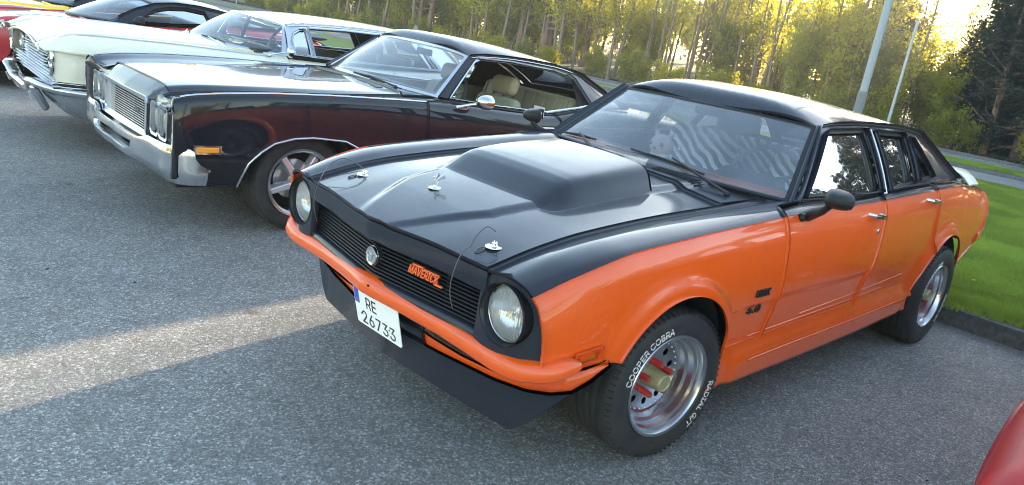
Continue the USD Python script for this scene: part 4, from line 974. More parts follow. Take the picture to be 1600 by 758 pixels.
# front: headlight surrounds, lamps, grille
sur = Polygon([(.556, .540), (.556, .735), (.575, .752), (.605, .782), (.66, .795), (.715, .785), (.757, .760), (.792, .715), (.812, .655), (.820, .60), (.812, .55), (.79, .525), (.70, .530), (.60, .532)])
sur = sur.buffer(-.008).buffer(.008)
HLY, HLZ = .668, .662
for sd in (1, -1):
    q = sur.difference(Point(HLY, HLZ).buffer(.101, 32))
    def sm(uv): return np.stack([.806 - .075 * np.clip((uv[:, 0] - .60) / .22, 0, 1.2) ** 2 + .004 - .02 * (uv[:, 1] - .66), uv[:, 0], uv[:, 1]], 1)
    g = panel(sm, q, .018, thick=.03)
    if np.mean(g[2][:20, 0]) < 0: g = panel(sm, q, .018, thick=.03, flip=True)
    s = put('headlight_surround', g if sd == 1 else mir(g), 'satin_black_paint', mav)
    rim = lathe([(.101, .012), (.1035, .004), (.101, -.002), (.0975, -.006), (.0955, -.045), (.090, -.05)], 48, 'x'); rim.apply_translation([.802, HLY * sd, HLZ]); put('bezel_ring', rim, 'black_trim', mav, 40)
    hl = lathe([(.0, -.045), (.045, -.040), (.075, -.020), (.0885, .0)], 48, 'x'); hl.apply_translation([.772, HLY * sd, HLZ])
    h_ = put('headlight', hl, 'headlight_bowl', mav, True)
    ln = lathe([(.0895, 0), (.085, .012), (.06, .020), (.03, .024), (0, .0255)], 48, 'x'); ln.apply_translation([.773, HLY * sd, HLZ]); put('lens', ln, 'headlight_lens', h_, True)
    rg = lathe([(.0955, -.006), (.0955, .006), (.0925, .009), (.0885, .004)], 48, 'x'); rg.apply_translation([.773, HLY * sd, HLZ]); put('retaining_ring', rg, 'worn_chrome', h_, 40)
    bulb = lathe([(.0, .010), (.016, .006), (.018, -.01), (.012, -.03)], 20, 'x'); bulb.apply_translation([.750, HLY * sd, HLZ]); put('bulb_shield', bulb, 'chrome', h_, True)
def gx(y): return .865 - .075 * np.abs(y) / .56 - .018
put('grille_back', sweep([(-.003, -.085), (.003, -.085), (.003, .085), (-.003, .085)], [(gx(y) - .05, y, .635) for y in np.linspace(-.56, .56, 25)], (0, 0, 1)), 'black_void', mav, False)
for i in range(11):
    z = .566 + i * .0135
    put('grille_slat', sweep([(-.016, -.0020), (.006, -.0026), (.008, 0), (.006, .0026), (-.016, .0020)], [(gx(y) - .004 - .0012 * i, y, z) for y in np.linspace(-.575, .575, 19)], (0, 0, 1)), 'black_plastic', mav, 30)
put('grille_upper_bar', sweep([(-.02, -.007), (.008, -.008), (.013, 0), (.008, .007), (-.02, .007)], [(gx(y) + .014, y, .717 - .0 * y) for y in np.linspace(-.60, .60, 31)], (0, 0, 1)), 'satin_black_paint', mav, 50)
put('grille_lower_bar', sweep([(-.05, -.014), (.012, -.018), (.022, -.008), (.018, .008), (.006, .016), (-.05, .016)], [(gx(y) + .010, y, .548 - .02 * (abs(y) > .5) * (abs(y) - .5) * 4) for y in np.linspace(-.76, .76, 41)], (0, 0, 1)), 'satin_black_paint', mav, 50)
for y in (-.36, -.18, .18, .36):
    put('grille_strut', boxm(gx(y) - .04, gx(y) - .014, y - .004, y + .004, .56, .71), 'black_plastic', mav, False)
# round badge in the middle of the grille
em = lathe([(0, .004), (.026, .004), (.028, .010), (.034, .012), (.0365, .006), (.0365, -.022)], 40, 'x'); em.apply_translation([.854, 0, .640])
e = put('round_badge', em, 'worn_chrome', mav, 35)
dd = lathe([(0, .0055), (.0262, .0055)], 32, 'x'); dd.apply_translation([.854, 0, .640]); put('badge_face', dd, 'galvanised', e, True)
horn = cat_([hull([[.862, 0, .652], [.862, 0, .622]], .0028), hull([[.862, 0, .640], [.862, .017, .651]], .0026), hull([[.862, 0, .640], [.862, -.017, .651]], .0026)]); put('badge_emblem', horn, 'chrome', e, True)
kn = []
for k in range(24):
    a = 2 * PI * k / 24; b = boxm(-.018, .004, -.0025, .0025, .0345, .0385); b.apply_transform(trimesh.transformations.rotation_matrix(a, [1, 0, 0])); kn.append(b)
q = cat_(kn); q.apply_translation([.854, 0, .640]); put('badge_knurling', q, 'chrome', e, False)
# orange script badge on the grille
txt = meshkit.text_mesh('MAVERICK', .030, .008, True); v = np.array(txt.vertices); w_ = v[:, 0].max()
v[:, 0] *= .148 / w_; v[:, 0] += v[:, 1] * .25; txt.vertices = v
bar = boxm(.022, .075, .032, .039, 0, .008); bar2 = boxm(.078, .152, .0305, .035, 0, .008); ltail = boxm(.135, .172, -.006, .001, 0, .008)
sl = (gx(.36) - gx(.20)) / .16
put('script_badge', frame3(cat_([txt, bar, bar2, ltail]), (gx(.20) + .014, .20, .646), np.array([sl, 1, 0]) / math.hypot(1, sl), (0, 0, 1), np.array([1, -sl, 0]) / math.hypot(1, sl)), 'orange_trim', mav, False)
# bumper
bpts = []
for q in np.linspace(-1, 1, 61):
    a = abs(q); y = math.copysign(np.interp(a, [0, .2, .4, .6, .72, .80, .88, 1.0], [0, .2, .4, .6, .70, .775, .835, .878]), q)
    bpts.append((np.interp(a, [0, .2, .4, .6, .72, .80, .88, 1.0], [.866, .826, .798, .788, .786, .774, .735, .635]), y, np.interp(a, [0, .25, .5, .66, .76, .86, 1.0], [.530, .516, .506, .500, .502, .520, .548])))
bp = np.array(bpts)
prof = []
for q in np.linspace(-1, 1, 61):
    k = np.interp(abs(q), [0, .7, .9, .97, 1.0], [1, 1, .86, .66, .30])
    pr = np.array([(-.030, -.030), (.004, -.036), (.022, -.034), (.034, -.024), (.039, -.006), (.036, .012), (.026, .027), (.006, .036), (-.030, .038), (-.050, .030), (-.055, 0), (-.046, -.030)]) * [1, 1]
    prof.append(pr * k)
bm_ = sweep(np.array(prof), bp, (0, 0, 1))
b = put('front_bumper', bm_, 'orange_paint', mav, 60)
for y in (-.29, .02):
    i = int(np.argmin(abs(bp[:, 1] - y))); put('bolt_hole', hull([bp[i] + [.026, 0, .012], bp[i] + [.034, .012, .012]], .0045), 'black_void', b, True)
# valance under the bumper (orange), with an intake slot, then the black chin spoiler
VB = [(0, .745, .362), (.1, .742, .352), (.3, .715, .352), (.55, .672, .356), (.68, .650, .372), (.78, .640, .405), (.85, .625, .442), (.868, .56, .475), (.866, .475, .512)]
def valmap(uv):
    q, w = uv[:, 0], uv[:, 1]; a = np.abs(q)
    s_ = np.array([0, .1, .3, .55, .68, .78, .87, .95, 1.05])
    bx, by, bz = [np.interp(a, s_, [p[k] for p in [(p[1], p[0], p[2]) for p in VB]]) for k in range(3)]
    tx = np.interp(a, [0, .3, .68, .78, .87, .95, 1.05], [.805, .752, .700, .685, .660, .59, .478]); ty_ = np.interp(a, [0, .68, .78, .87, .95, 1.05], [0, .68, .765, .835, .862, .864]); tz_ = np.interp(a, [0, .68, .87, 1.05], [.50, .475, .505, .522])
    bul = .012 * 4 * w * (1 - w)
    return np.stack([bx + (tx - bx) * w + bul, np.where(q < 0, -1, 1) * (by + (ty_ - by) * w + bul * (a > .7)), bz + (tz_ - bz) * w], 1)
val = sbox(-1.05, 0, 1.05, 1)
for sd in (1, -1):
    slot = Polygon([(sd * .22, .56), (sd * .26, .80), (sd * .58, .78), (sd * .63, .52), (sd * .60, .38), (sd * .42, .34), (sd * .26, .44)])
    val = val.difference(slot.buffer(.0))
cen = Polygon([(-.21, -.1), (.215, -.1), (.25, .95), (-.25, .95)])
put('front_valance', panel(valmap, val.difference(cen), .022, (1, .16), thick=.012, flip=True), 'orange_paint', mav)
put('valance_centre', panel(valmap, cen.intersection(sbox(-1, 0, 1, 1)).buffer(.002), .03, (1, .16), thick=.01, flip=True), 'gloss_black_paint', mav)
put('intake_void', sweep([(-.004, -.06), (.004, -.06), (.004, .06), (-.004, .06)], [(.655 - .06 * abs(y), y, .43) for y in np.linspace(-.7, .7, 11)], (0, 0, 1)), 'black_void', mav, False)
rail_ = np.array([(.660 - .05 * abs(y) / .6, y, .400) for y in np.linspace(-.6, .6, 13)])
put('inner_bumper_bar', tube(rail_, .028, 8), 'rust_brown', mav, True)
def lipmap(uv):
    q, w = uv[:, 0], uv[:, 1]; a = np.abs(q)
    tx, ty_, tz_ = [np.interp(a, [0, .3, .55, .68, .78, .85], c) for c in ([.742, .712, .670, .648, .638, .618], [0, .3, .55, .68, .78, .85], [.378, .368, .372, .386, .418, .452])]
    lx, ly, lz = [np.interp(a, [0, .3, .60, .645, .70, .78, .85], c) for c in ([.766, .710, .660, .652, .646, .630, .606], [0, .30, .60, .642, .697, .775, .852], [.229, .208, .195, .194, .246, .338, .438])]
    return np.stack([tx + (lx - tx) * w - .004 * np.sin(w * PI), np.where(q < 0, -1, 1) * (ty_ + (ly - ty_) * w), tz_ + (lz - tz_) * w], 1)
put('chin_spoiler', panel(lipmap, sbox(-.85, 0, .85, 1), .022, (1, .16), thick=.010, flip=True), 'satin_black_paint', mav)
# number plate
pl = shapely.box(-.145, -.095, .145, .095).buffer(-.012).buffer(.012)
pex = np.array([-.062, .2, -.004]); pex = np.array([-.045, 1, 0]) / np.linalg.norm([.045, 1, 0])
po = np.array([.822, .02, .412]); pez = np.array([.96, .045, -.27]); pez /= np.linalg.norm(pez); pey = np.cross(pez, pex); pey /= np.linalg.norm(pey)
P_ = put('number_plate', frame3(extrude(pl, .003), po, pex, pey, pez), 'plate_white', mav, False)
def plate_text(s, x, y, h, m_, sx=1.0):
    t = meshkit.text_mesh(s, h, .0012, False); v = np.array(t.vertices); v[:, 0] = v[:, 0] * sx + x; v[:, 1] += y; t.vertices = v
    put('plate_lettering', frame3(t, po + pez * .003, pex, pey, pez), m_, P_, False)
plate_text('RE', -.072, -.008, .052, 'plate_black', .86)
plate_text('26733', -.112, -.083, .055, 'plate_black', .94)
put('plate_country_strip', frame3(extrude(shapely.box(-.141, .0, -.112, .090), .0012), po + pez * .003, pex, pey, pez), 'plate_blue', P_, False)
plate_text('N', -.133, .008, .016, 'plate_white', .9)
for x, y in ((-.108, -.045), (.075, -.045)): put('plate_screw', frame3(lathe([(.005, 0), (.004, .003), (0, .0035)], 10, 'z'), po + pez * .003 + pex * x + pey * y, pex, pey, pez), 'galvanised', P_, True)
# side marker lamps, badges
for sd in (1, -1):
    b = lambda m_: m_ if sd == 1 else mir(m_)
    fr = sbox(.525, .527, .64, .587).difference(sbox(.545, .540, .622, .574))
    fr = Polygon([(.520, .535), (.520, .588), (.632, .575), (.646, .523)]); ho = Polygon([(.541, .545), (.541, .575), (.618, .566), (.626, .536)])
    fl = lambda uv: mav_s(np.array([[x, mav_s.tz(x, z)] for x, z in uv])) + [0, .006, 0]
    k = put('marker_frame', b(panel(fl, fr.difference(ho), .03, thick=.012)), 'orange_paint', mav)
    put('side_marker', b(panel(lambda uv: fl(uv) - [0, .006, 0], ho.buffer(.003), .03, thick=.004)), 'amber_dim', k)
def flank_text(s, x, z, h, m_, sx=1.0, name='side_badge', slant=.2, depth=.008):
    t = meshkit.text_mesh(s, h, depth, True); v = np.array(t.vertices); w = v[:, 0].max() * sx; v[:, 0] = v[:, 0] * sx + v[:, 1] * slant; t.vertices = v
    for sd in (1, -1):
        xx = x if sd == 1 else x - w
        o = mav_s.at(x - w / 2, mav_s.tz(x - w / 2, z)) + [w / 2 * sd, .002, 0]
        o = np.array([xx, (mav_s.at(x, mav_s.tz(x, z))[1] + .002) * sd, z])
        put(name, frame3(t, o, (-sd, 0, 0), (0, 0, 1), (0, sd, 0)), m_, mav, False)
flank_text('UBRX', -.395, .640, .030, 'black_trim', .98)
flank_text('5.0', -.385, .560, .034, 'black_trim', 1.5)
# bonnet scoop
def scoopm():
    xs = np.linspace(.375, -.27, 44); rows = []
    for x in xs:
        q = np.clip((.375 - x) / .645, 0, 1)
        rise = np.interp(q, [0, .05, .20, .27, .36, .55, .8, 1.0], [0, .010, .060, .074, .080, .086, .092, .096])
        hw = np.interp(q, [0, .5, 1], [.372, .362, .352])
        sec = []
        for s_, zf in [(-1.02, -.03), (-.99, .05), (-.965, .24), (-.94, .48), (-.905, .72), (-.845, .89), (-.75, .97), (-.5, 1.01), (0, 1.02), (.5, 1.01), (.75, .97), (.845, .89), (.905, .72), (.94, .48), (.965, .24), (.99, .05), (1.02, -.03)]:
            y = s_ * hw * (1 + .04 * (1 - zf)); fx = x + .0
            base = mav_s.at(fx, math.copysign(mav_s.ty(fx, abs(y)), y))[2] - .004
            sec.append((fx - .012 * (1 - q) * (s_ * s_), y, base + rise * zf))
        rows.append(sec)
    V = np.array(rows); n, m = V.shape[:2]; f = []
    for i in range(n - 1):
        for j in range(m - 1):
            a = i * m + j; f += [[a, a + m, a + m + 1], [a, a + m + 1, a + 1]]
    t = trimesh.Trimesh(V.reshape(-1, 3), np.array(f), process=False)
    t = t.subdivide(); 
    if t.face_normals[:, 2].mean() < 0: t.invert()
    back = [(V[-1][j][0] - .001, V[-1][j][1], V[-1][j][2]) for j in range(m)]
    return trimesh.smoothing.filter_taubin(t, lamb=.5, nu=.53, iterations=6), np.array(back)
sc, back = scoopm()
S_ = put('bonnet_scoop', sc, 'satin_black_paint', mav, True)
c0 = len(back); v = np.vstack([back - [.012, 0, .003], [[-.285, 0, .98]]]); f = [[i, i + 1, c0] for i in range(c0 - 1)]
put('scoop_mouth', trimesh.Trimesh(v, np.array(f + [q[::-1] for q in f]), process=False), 'black_void', S_, False)
# winged bonnet ornament
o = mav_s.at(.555, mav_s.ty(.555, .07) * -1)
fig = cat_([lathe([(.026, 0), (.024, .004), (.010, .006), (.007, .014), (0, .014)], 20, 'z'), hull([[0, 0, .012], [.006, 0, .034]], [.006, .0045]), hull([[.009, 0, .042], [.012, 0, .045]], .0042),
            hull([[0, .004, .032], [-.022, .018, .058], [-.030, .020, .046]], .0022), hull([[0, -.004, .032], [-.022, -.018, .058], [-.030, -.020, .046]], .0022), hull([[-.004, 0, .012], [-.012, 0, .022]], .004)])
fig.apply_translation(o); put('bonnet_ornament', fig, 'cast_aluminium', mav, 40)
# bonnet pins with their wire lanyards
for (x, y, wires) in ((.705, .475, [[(.705, .475, .868), (.735, .455, .880), (.768, .452, .850), (.795, .462, .82)], [(.795, .462, .82), (.848, .475, .79), (.872, .478, .70), (.860, .492, .62)]]),
                      (.640, -.455, [[(.640, -.455, .853), (.665, -.50, .876), (.70, -.53, .885), (.77, -.52, .86), (.835, -.475, .80), (.862, -.455, .72), (.850, -.44, .64)], [(.640, -.455, .853), (.69, -.43, .852), (.73, -.43, .845), (.80, -.50, .805)]])):
    z = mav_s.at(x, math.copysign(mav_s.ty(x, abs(y)), y))[2]
    pin = cat_([lathe([(.030, 0), (.029, .003), (.010, .0035), (.008, .010), (.0085, .016), (0, .0165)], 20, 'z'), hull([[-.028, 0, .0125], [.028, 0, .0125]], .0028), hull([[-.02, .008, .0125], [.02, .010, .0125]], .0026), tube([(.028, 0, .0125), (.036, .006, .0125), (.03, .012, .0125), (.02, .010, .0125)], .0026, 6)])
    pin.apply_transform(trimesh.transformations.rotation_matrix(.8, [0, 0, 1])); pin.apply_translation([x, y, z])
    pp = put('bonnet_pin', pin, 'cast_aluminium', mav, 40)
    for w in wires:
        w = np.array(w, float); tt = np.linspace(0, 1, len(w)); qq = np.linspace(0, 1, 30)
        P = np.stack([aka(tt, w[:, k])(qq) for k in range(3)], 1)
        for j in range(30):
            if P[j, 0] < .80: P[j, 2] = max(P[j, 2], mav_s.at(P[j, 0], math.copysign(mav_s.ty(P[j, 0], abs(P[j, 1])), P[j, 1]))[2] + .003)
        put('lanyard_wire', tube(P, .0021, 6), 'steel_cable', pp, True)
    th = np.linspace(0, 2 * PI, 20, endpoint=False); lp = np.stack([x + .048 + .020 * np.cos(th), y - .012 + .009 * np.sin(th), np.full(20, z - .004)], 1); lp[:, 2] = [mav_s.at(a, math.copysign(mav_s.ty(a, abs(b_)), b_))[2] + .004 for a, b_ in lp[:, :2]]
    put('lanyard_loop', tube(lp, .0021, 6, closed=True), 'steel_cable', pp, True)

# cabin
GM = dict(bulge=.012,
    zb=aka([-.55, -.79, -1.4, -2.0, -2.45, -3.0, -3.5], [.965, .985, 1.0, 1.028, 1.042, 1.045, 1.0]), yb=aka([-.55, -.79, -.95, -1.4, -2.2, -2.9, -3.5], [.735, .738, .757, .782, .770, .735, .69]),
    zr=aka([-.75, -1.17, -1.35, -1.7, -2.1, -2.45, -2.7, -3.0], [.99, 1.306, 1.326, 1.337, 1.336, 1.318, 1.285, 1.20]), yr=aka([-.75, -1.17, -1.6, -2.2, -2.7, -3.0], [.745, .592, .586, .580, .560, .545]),
    rp=3.7, zc=aka([-1.0, -1.085, -1.13, -1.19, -1.3, -1.5, -1.8, -2.1, -2.5, -2.8], [1.25, 1.318, 1.360, 1.394, 1.412, 1.423, 1.409, 1.385, 1.353, 1.324]),
    wb=(-.660, -.79), wby=.735, wbz=(.988, .985), wbp=2.0, wt=(-1.085, -1.168), wty=.590, wtz=(1.318, 1.305),
    rb=(-3.30, -3.05), rby=.60, rbz=(1.02, 1.035), rt=(-2.72, -2.62), rty=.562, rtz=(1.333, 1.295))
mc = Cabin(GM)
rail = lambda xs: [(x, float(GM['zr'](x))) for x in xs]
belt = lambda xs: [(x, float(GM['zb'](x))) for x in xs]
side = belt([-.79, -1.1, -1.5, -1.9, -2.3, -2.6, -2.9, -3.1]) + [(-3.05, 1.06), (-2.9, 1.16)] + rail([-2.62, -2.45, -2.2, -1.9, -1.6, -1.35, -1.168])
wins = [[(-.870, 1.008), (-1.195, 1.272), (-1.25, 1.294), (-1.675, 1.308), (-1.665, 1.012)],
        [(-1.770, 1.016), (-1.775, 1.304), (-2.19, 1.298), (-2.215, 1.285), (-2.17, 1.055)],
        [(-2.215, 1.062), (-2.245, 1.280), (-2.33, 1.272), (-2.50, 1.074)]]
cabin_parts(mav, mc, side, wins, 'satin_black_paint', 'satin_black_paint', side_glass='tinted_glass', ws_frame='black_plastic', h=.03, inset=(.035, .022))
for sd in (1, -1):
    dr = tube([mc.side(np.array([[x, float(GM['zr'](x))]]))[0] + [0, .006, -.004] for x in np.linspace(-1.20, -2.72, 40)], .007, 8)
    put('roof_gutter', dr if sd == 1 else mir(dr), 'black_trim', mav, True)
    pil = tube([mc.ws(np.array([[1.0, q]]))[0] + [-.004, .004, 0] for q in np.linspace(-.02, 1.0, 14)], .0115, 8)
    put('pillar_gutter', pil if sd == 1 else mir(pil), 'satin_black_paint', mav, True)
    for a, b_ in (((-1.700, 1.012), (-1.722, 1.312)), ((-1.722, 1.012), (-1.745, 1.312)), ((-2.195, 1.05), (-2.228, 1.288))):
        q = tube([mc.side(np.array([[a[0] + (b_[0] - a[0]) * k, a[1] + (b_[1] - a[1]) * k]]))[0] + [0, .006, 0] for k in np.linspace(0, 1, 8)], .0075, 8)
        put('pillar_trim', q if sd == 1 else mir(q), 'worn_chrome' if a[0] > -2 else 'black_trim', mav, True)
    bt = tube([mc.side(np.array([[x, float(GM['zb'](x)) + .010]]))[0] + [0, .004, 0] for x in np.linspace(-.86, -2.52, 30)], .008, 8)
    put('belt_moulding', bt if sd == 1 else mir(bt), 'black_trim', mav, True)
    # door handles and locks
    for (x, z) in ((-1.475, .925), (-2.315, .965)):
        y = mav_s.at(x, mav_s.tz(x, z))[1]
        hd = cat_([tube([(x + .065, y - .004, z + .006), (x + .06, y + .030, z + .004), (x, y + .036, z), (x - .055, y + .034, z - .004), (x - .062, y - .002, z - .004)], .0105, 10, squash=(.7, 1.1)), rbox(x - .078, x - .045, y - .004, y + .018, z - .018, z + .010, .006)])
        put('door_handle', hd if sd == 1 else mir(hd), 'worn_chrome', mav, 50)
    y = mav_s.at(-1.545, mav_s.tz(-1.545, .84))[1]; lk = lathe([(.013, 0), (.012, .005), (0, .006)], 16, 'y'); lk.apply_scale([.8, 1, 1.3]); lk.apply_translation([-1.545, y, .842]); put('door_lock', lk if sd == 1 else mir(lk), 'worn_chrome', mav, 40)
    # door mirror on a folding arm
    ar = cat_([rbox(-.80, -.66, .845, .868, .925, .985, .01) if False else hull([[-.70, .845, .952], [-.80, .845, .962]], .018), tube([(-.74, .85, .955), (-.69, .90, .985), (-.645, .945, 1.01), (-.625, .975, 1.04)], [.022, .020, .016, .014], 10)])
    if sd == -1: ar.apply_translation([-.17, -.03, -.02])
    mm = put('mirror_arm', ar if sd == 1 else mir(ar), 'black_plastic', mav, 40)
    mh = trimesh.creation.icosphere(4, 1.0); v = np.array(mh.vertices); v = np.sign(v) * np.abs(v) ** .72
    v[:, 0] = np.where(v[:, 0] > 0, v[:, 0] * .072, v[:, 0] * .016); k = 1 - .30 * np.clip(v[:, 0] / .072, 0, 1)
    v[:, 1] *= .060 * k; v[:, 2] = v[:, 2] * .041 * k * (1 - .12 * v[:, 1] / .06); mh.vertices = v + [-.655, .998, 1.072]
    if sd == -1: mh.apply_translation([-.17, -.03, -.02])
    put('mirror_housing', mh if sd == 1 else mir(mh), 'black_plastic', mm, True)
    g_ = boxm(-.688 - .17 * (sd == -1), -.6865 - .17 * (sd == -1), .950 - .03 * (sd == -1), 1.04 - .03 * (sd == -1), 1.04, 1.108); put('mirror_glass', g_ if sd == 1 else mir(g_), 'chrome', mm, False)
up = np.array([.62, 0, .78])
def wsp(u, v): return mc.ws(np.array([[u, v]], float))[0]
wiper(mav, wsp(.66, -.07) + [.05, .02, -.005], wsp(.20, .12), wsp(-.16, .115), wsp(.46, .055), up)
wiper(mav, wsp(-.36, -.05) + [.03, 0, 0], wsp(-.72, .10), wsp(-.93, .06), wsp(-.52, .10), up)
# rear wing
wing_pts = [(-3.74, y, 1.045 + .0 * y) for y in np.linspace(-.62, .62, 21)]
sp = sweep([(-.09, -.012), (.08, -.016), (.10, 0), (.08, .014), (-.08, .012)], [(-3.80 + .02 * (abs(y) > .5), y, 1.055 - .06 * max(0, (abs(y) - .50) / .12) ** 2) for y in np.linspace(-.64, .64, 31)], (0, 0, 1))
w_ = put('boot_wing', sp, 'cream_paint', mav, 50)
for y in (-.55, .55): put('wing_support', hull([[-3.76, y, .96], [-3.84, y, .96], [-3.76, y, 1.04], [-3.85, y, 1.04]], .012), 'cream_paint', w_, 50)
# interior
tub(mav, -3.0, -.66, .76, .36, .80)
put('parcel_shelf', boxm(-3.1, -2.55, -.66, .66, .93, .955), 'dark_interior', mav, False)
for sd in (1, -1):
    dpm = boxm(-2.9, -.80, .735, .755, .40, .985); put('door_card', dpm if sd == 1 else mir(dpm), 'dark_interior', mav, False)
dash = sweep([(-.16, -.20), (-.10, .02), (-.02, .045), (.16, .03), (.20, 0), (.20, -.2)], [(-.93 - .03 * (y / .7) ** 2, y, .945) for y in np.linspace(-.70, .70, 21)], (0, 0, 1)); dash.apply_translation([0, 0, .014])
D_ = put('dashboard', dash, 'grey_interior', mav, 40)
put('dash_front_strip', sweep([(-.06, -.004), (.075, -.004), (.075, .004), (-.06, .004)], [(-.800 - .115 * (y / .7) ** 2, y, .996) for y in np.linspace(-.66, .70, 25)], (0, 0, 1)), 'orange_trim', D_, False)
hood_ = hull([[-.93, .25, .97], [-.93, .52, .97], [-1.06, .24, 1.005], [-1.06, .53, 1.005]], .03); put('instrument_hood', hood_, 'dark_interior', D_, 50)
steering_wheel(mav, (-1.16, .38, 1.00), .185, 'grey_interior', .55)
for y in (.38, -.36):
    s = seat(mav, -1.55, y, .56, .66, 1.13, 'zebra', lean=.35)
seat(mav, -2.42, 0, 1.28, .66, 1.06, 'zebra', name='rear_seat', lean=.3)
put('seat_side_panel', boxm(-2.52, -2.0, .62, .66, .6, .98), 'zebra', mav, False)
# inside rear-view mirror
put('inside_mirror', rbox(-1.20, -1.18, -.11, .11, 1.245, 1.30, .01), 'black_plastic', mav, 40)
# wheels
let = [('COOPER COBRA', 44, .027, .247), ('RADIAL G/T', 207, .027, .247)]
put_wheel(mav, (.022, .838, .312), -.11, .313, .255, 'dish', .205, 1, let)
put_wheel(mav, (.022, -.838, .312), -.11, .313, .255, 'dish', .205, -1, let)
for sd in (1, -1): put_wheel(mav, (-2.785, sd * .875, .325), 0, .330, .28, 'dish', .205, sd, let)
# plush toy on the dashboard
ty = thing('plush_toy', 'small pinkish round-headed plush toy on the dashboard of the orange sedan', 'soft toy', (-.90, -.075, 1.0))
hd = trimesh.creation.icosphere(3, .062); hd.apply_scale([.92, 1.05, .95]); hd.apply_translation([0, 0, .066])
put('body', hull([[0, 0, .0], [0, .02, .02], [0, -.02, .02]], .032), 'white_plush', ty, True); put('head', hd, 'pink_plush', ty, True)
for y in (.034, -.034):
    put('ear', hull([[0, y, .108], [-.005, y * 1.35, .128]], [.016, .011]), 'pink_plush', ty, True)
    ey = trimesh.creation.icosphere(2, .011); ey.apply_scale([.5, .9, 1.1]); ey.apply_translation([.052, y, .075]); put('eye', ey, 'plate_black', ty, True)
    eg = trimesh.creation.icosphere(1, .0035); eg.apply_translation([.0575, y + .002, .079]); put('eye_glint', eg, 'white_letter', ty, True)
put('nose', hull([[.058, .006, .052], [.058, -.006, .052]], .0045), 'plate_black', ty, True)
th = np.linspace(-.3, PI * .9, 14); put('tail_loop', tube(np.stack([np.full(14, -.02), .05 + .05 * np.cos(th), .075 + .04 * np.sin(th)], 1), .007, 8), 'white_plush', ty, True)
# ------------------------------------------------------------------ the black hardtop
blk = thing('black_hardtop', 'long glossy black hardtop with chrome grille and beige seats beside the orange sedan', 'car', (-.027, -3.117, 0), -.014)
blines = [
    L((.86, 0, .815), (.74, 0, .868), (.5, 0, .893), (.2, 0, .91), (-.3, 0, .935), (-.8, 0, .958), (-1.06, 0, .965), (-3.2, 0, 1.0), (-4.3, 0, .93)),
    L((.86, .30, .812), (.74, .30, .865), (.5, .30, .891), (.2, .30, .908), (-.3, .31, .933), (-.8, .32, .956), (-1.06, .32, .963), (-3.2, .3, 1.0), (-4.3, .3, .93)),
    L((.86, .50, .80), (.74, .50, .857), (.5, .52, .884), (.2, .55, .900), (-.3, .60, .922), (-.8, .64, .946), (-1.06, .66, .955), (-3.2, .5, .995), (-4.3, .5, .92)),
    L((.86, .60, .775), (.74, .60, .820), (.5, .62, .850), (.2, .66, .872), (-.3, .72, .900), (-.8, .76, .935), (-1.06, .78, .945), (-3.2, .6, .985), (-4.3, .6, .91)),
    L((.86, .80, .79), (.74, .80, .835), (.5, .80, .868), (.2, .81, .888), (-.3, .83, .908), (-.8, .85, .930), (-1.06, .86, .938), (-2.2, .86, .892), (-2.7, .85, .955), (-3.2, .80, .96), (-4.3, .74, .88)),
    L((.86, .915, .835), (.74, .930, .868), (.5, .945, .895), (.2, .950, .913), (-.3, .952, .925), (-.8, .945, .927), (-1.06, .935, .925), (-2.2, .925, .880), (-2.7, .92, .935), (-3.2, .90, .93), (-4.3, .83, .85)),
    L((.86, .945, .81), (.74, .962, .842), (.5, .975, .868), (.2, .980, .884), (-.3, .980, .892), (-.8, .975, .892), (-1.06, .968, .892), (-2.2, .962, .845), (-2.7, .958, .88), (-3.2, .94, .88), (-4.3, .86, .80)),
    L((.86, .962, .70), (.74, .98, .70), (.5, .992, .70), (-.3, .997, .70), (-1.06, .995, .70), (-2.2, .99, .69), (-3.2, .965, .69), (-4.3, .885, .68)),
    L((.86, .955, .52), (.74, .978, .51), (.5, .992, .51), (-.3, .995, .50), (-1.06, .992, .50), (-2.2, .985, .50), (-3.2, .96, .51), (-4.3, .88, .52)),
    L((.86, .90, .37), (.74, .93, .345), (.5, .945, .325), (-.3, .945, .29), (-1.06, .94, .28), (-2.2, .93, .28), (-3.2, .91, .32), (-4.3, .84, .42)),
]
def b_post(x, y, z, t):
    a = np.abs(t); s = np.where(y < 0, -1, 1)
    k = np.clip((.545 - z) / .03, 0, 1) * np.clip((x - .30) / .1, 0, 1) * (a > 7)      # lower front corner steps in
    return x, y - s * .016 * k, z
bls = Shell(blines, b_post); BS = (1, .11); KB = 5.0
def bput(name, poly, m_, h=.03, parent=None, sides=(1, -1), gap=.0025):
    out = []
    for sd in sides:
        g = panel(bls, poly, h, BS, thick=.012, gap=gap, flip=True); out.append(put(name, g if sd == 1 else mir(g), m_, parent or blk))
    return out
put('bonnet', panel(bls, Polygon([(.745, -3), (.75, -1.5), (.755, 0), (.75, 1.5), (.745, 3), (-.2, 3), (-.80, 3), (-.86, 2), (-.90, 0), (-.86, -2), (-.80, -3), (-.2, -3)]), .03, (1, .25), thick=.012, gap=.003, flip=True), 'gloss_black_paint', blk)
cwp = put('cowl_panel', panel(bls, Polygon([(-.805, -3.2), (-.865, -2), (-.905, 0), (-.865, 2), (-.805, 3.2), (-1.08, 3.3), (-1.08, -3.3)]), .035, (1, .25), thick=.01, gap=.001, flip=True), 'gloss_black_paint', blk)
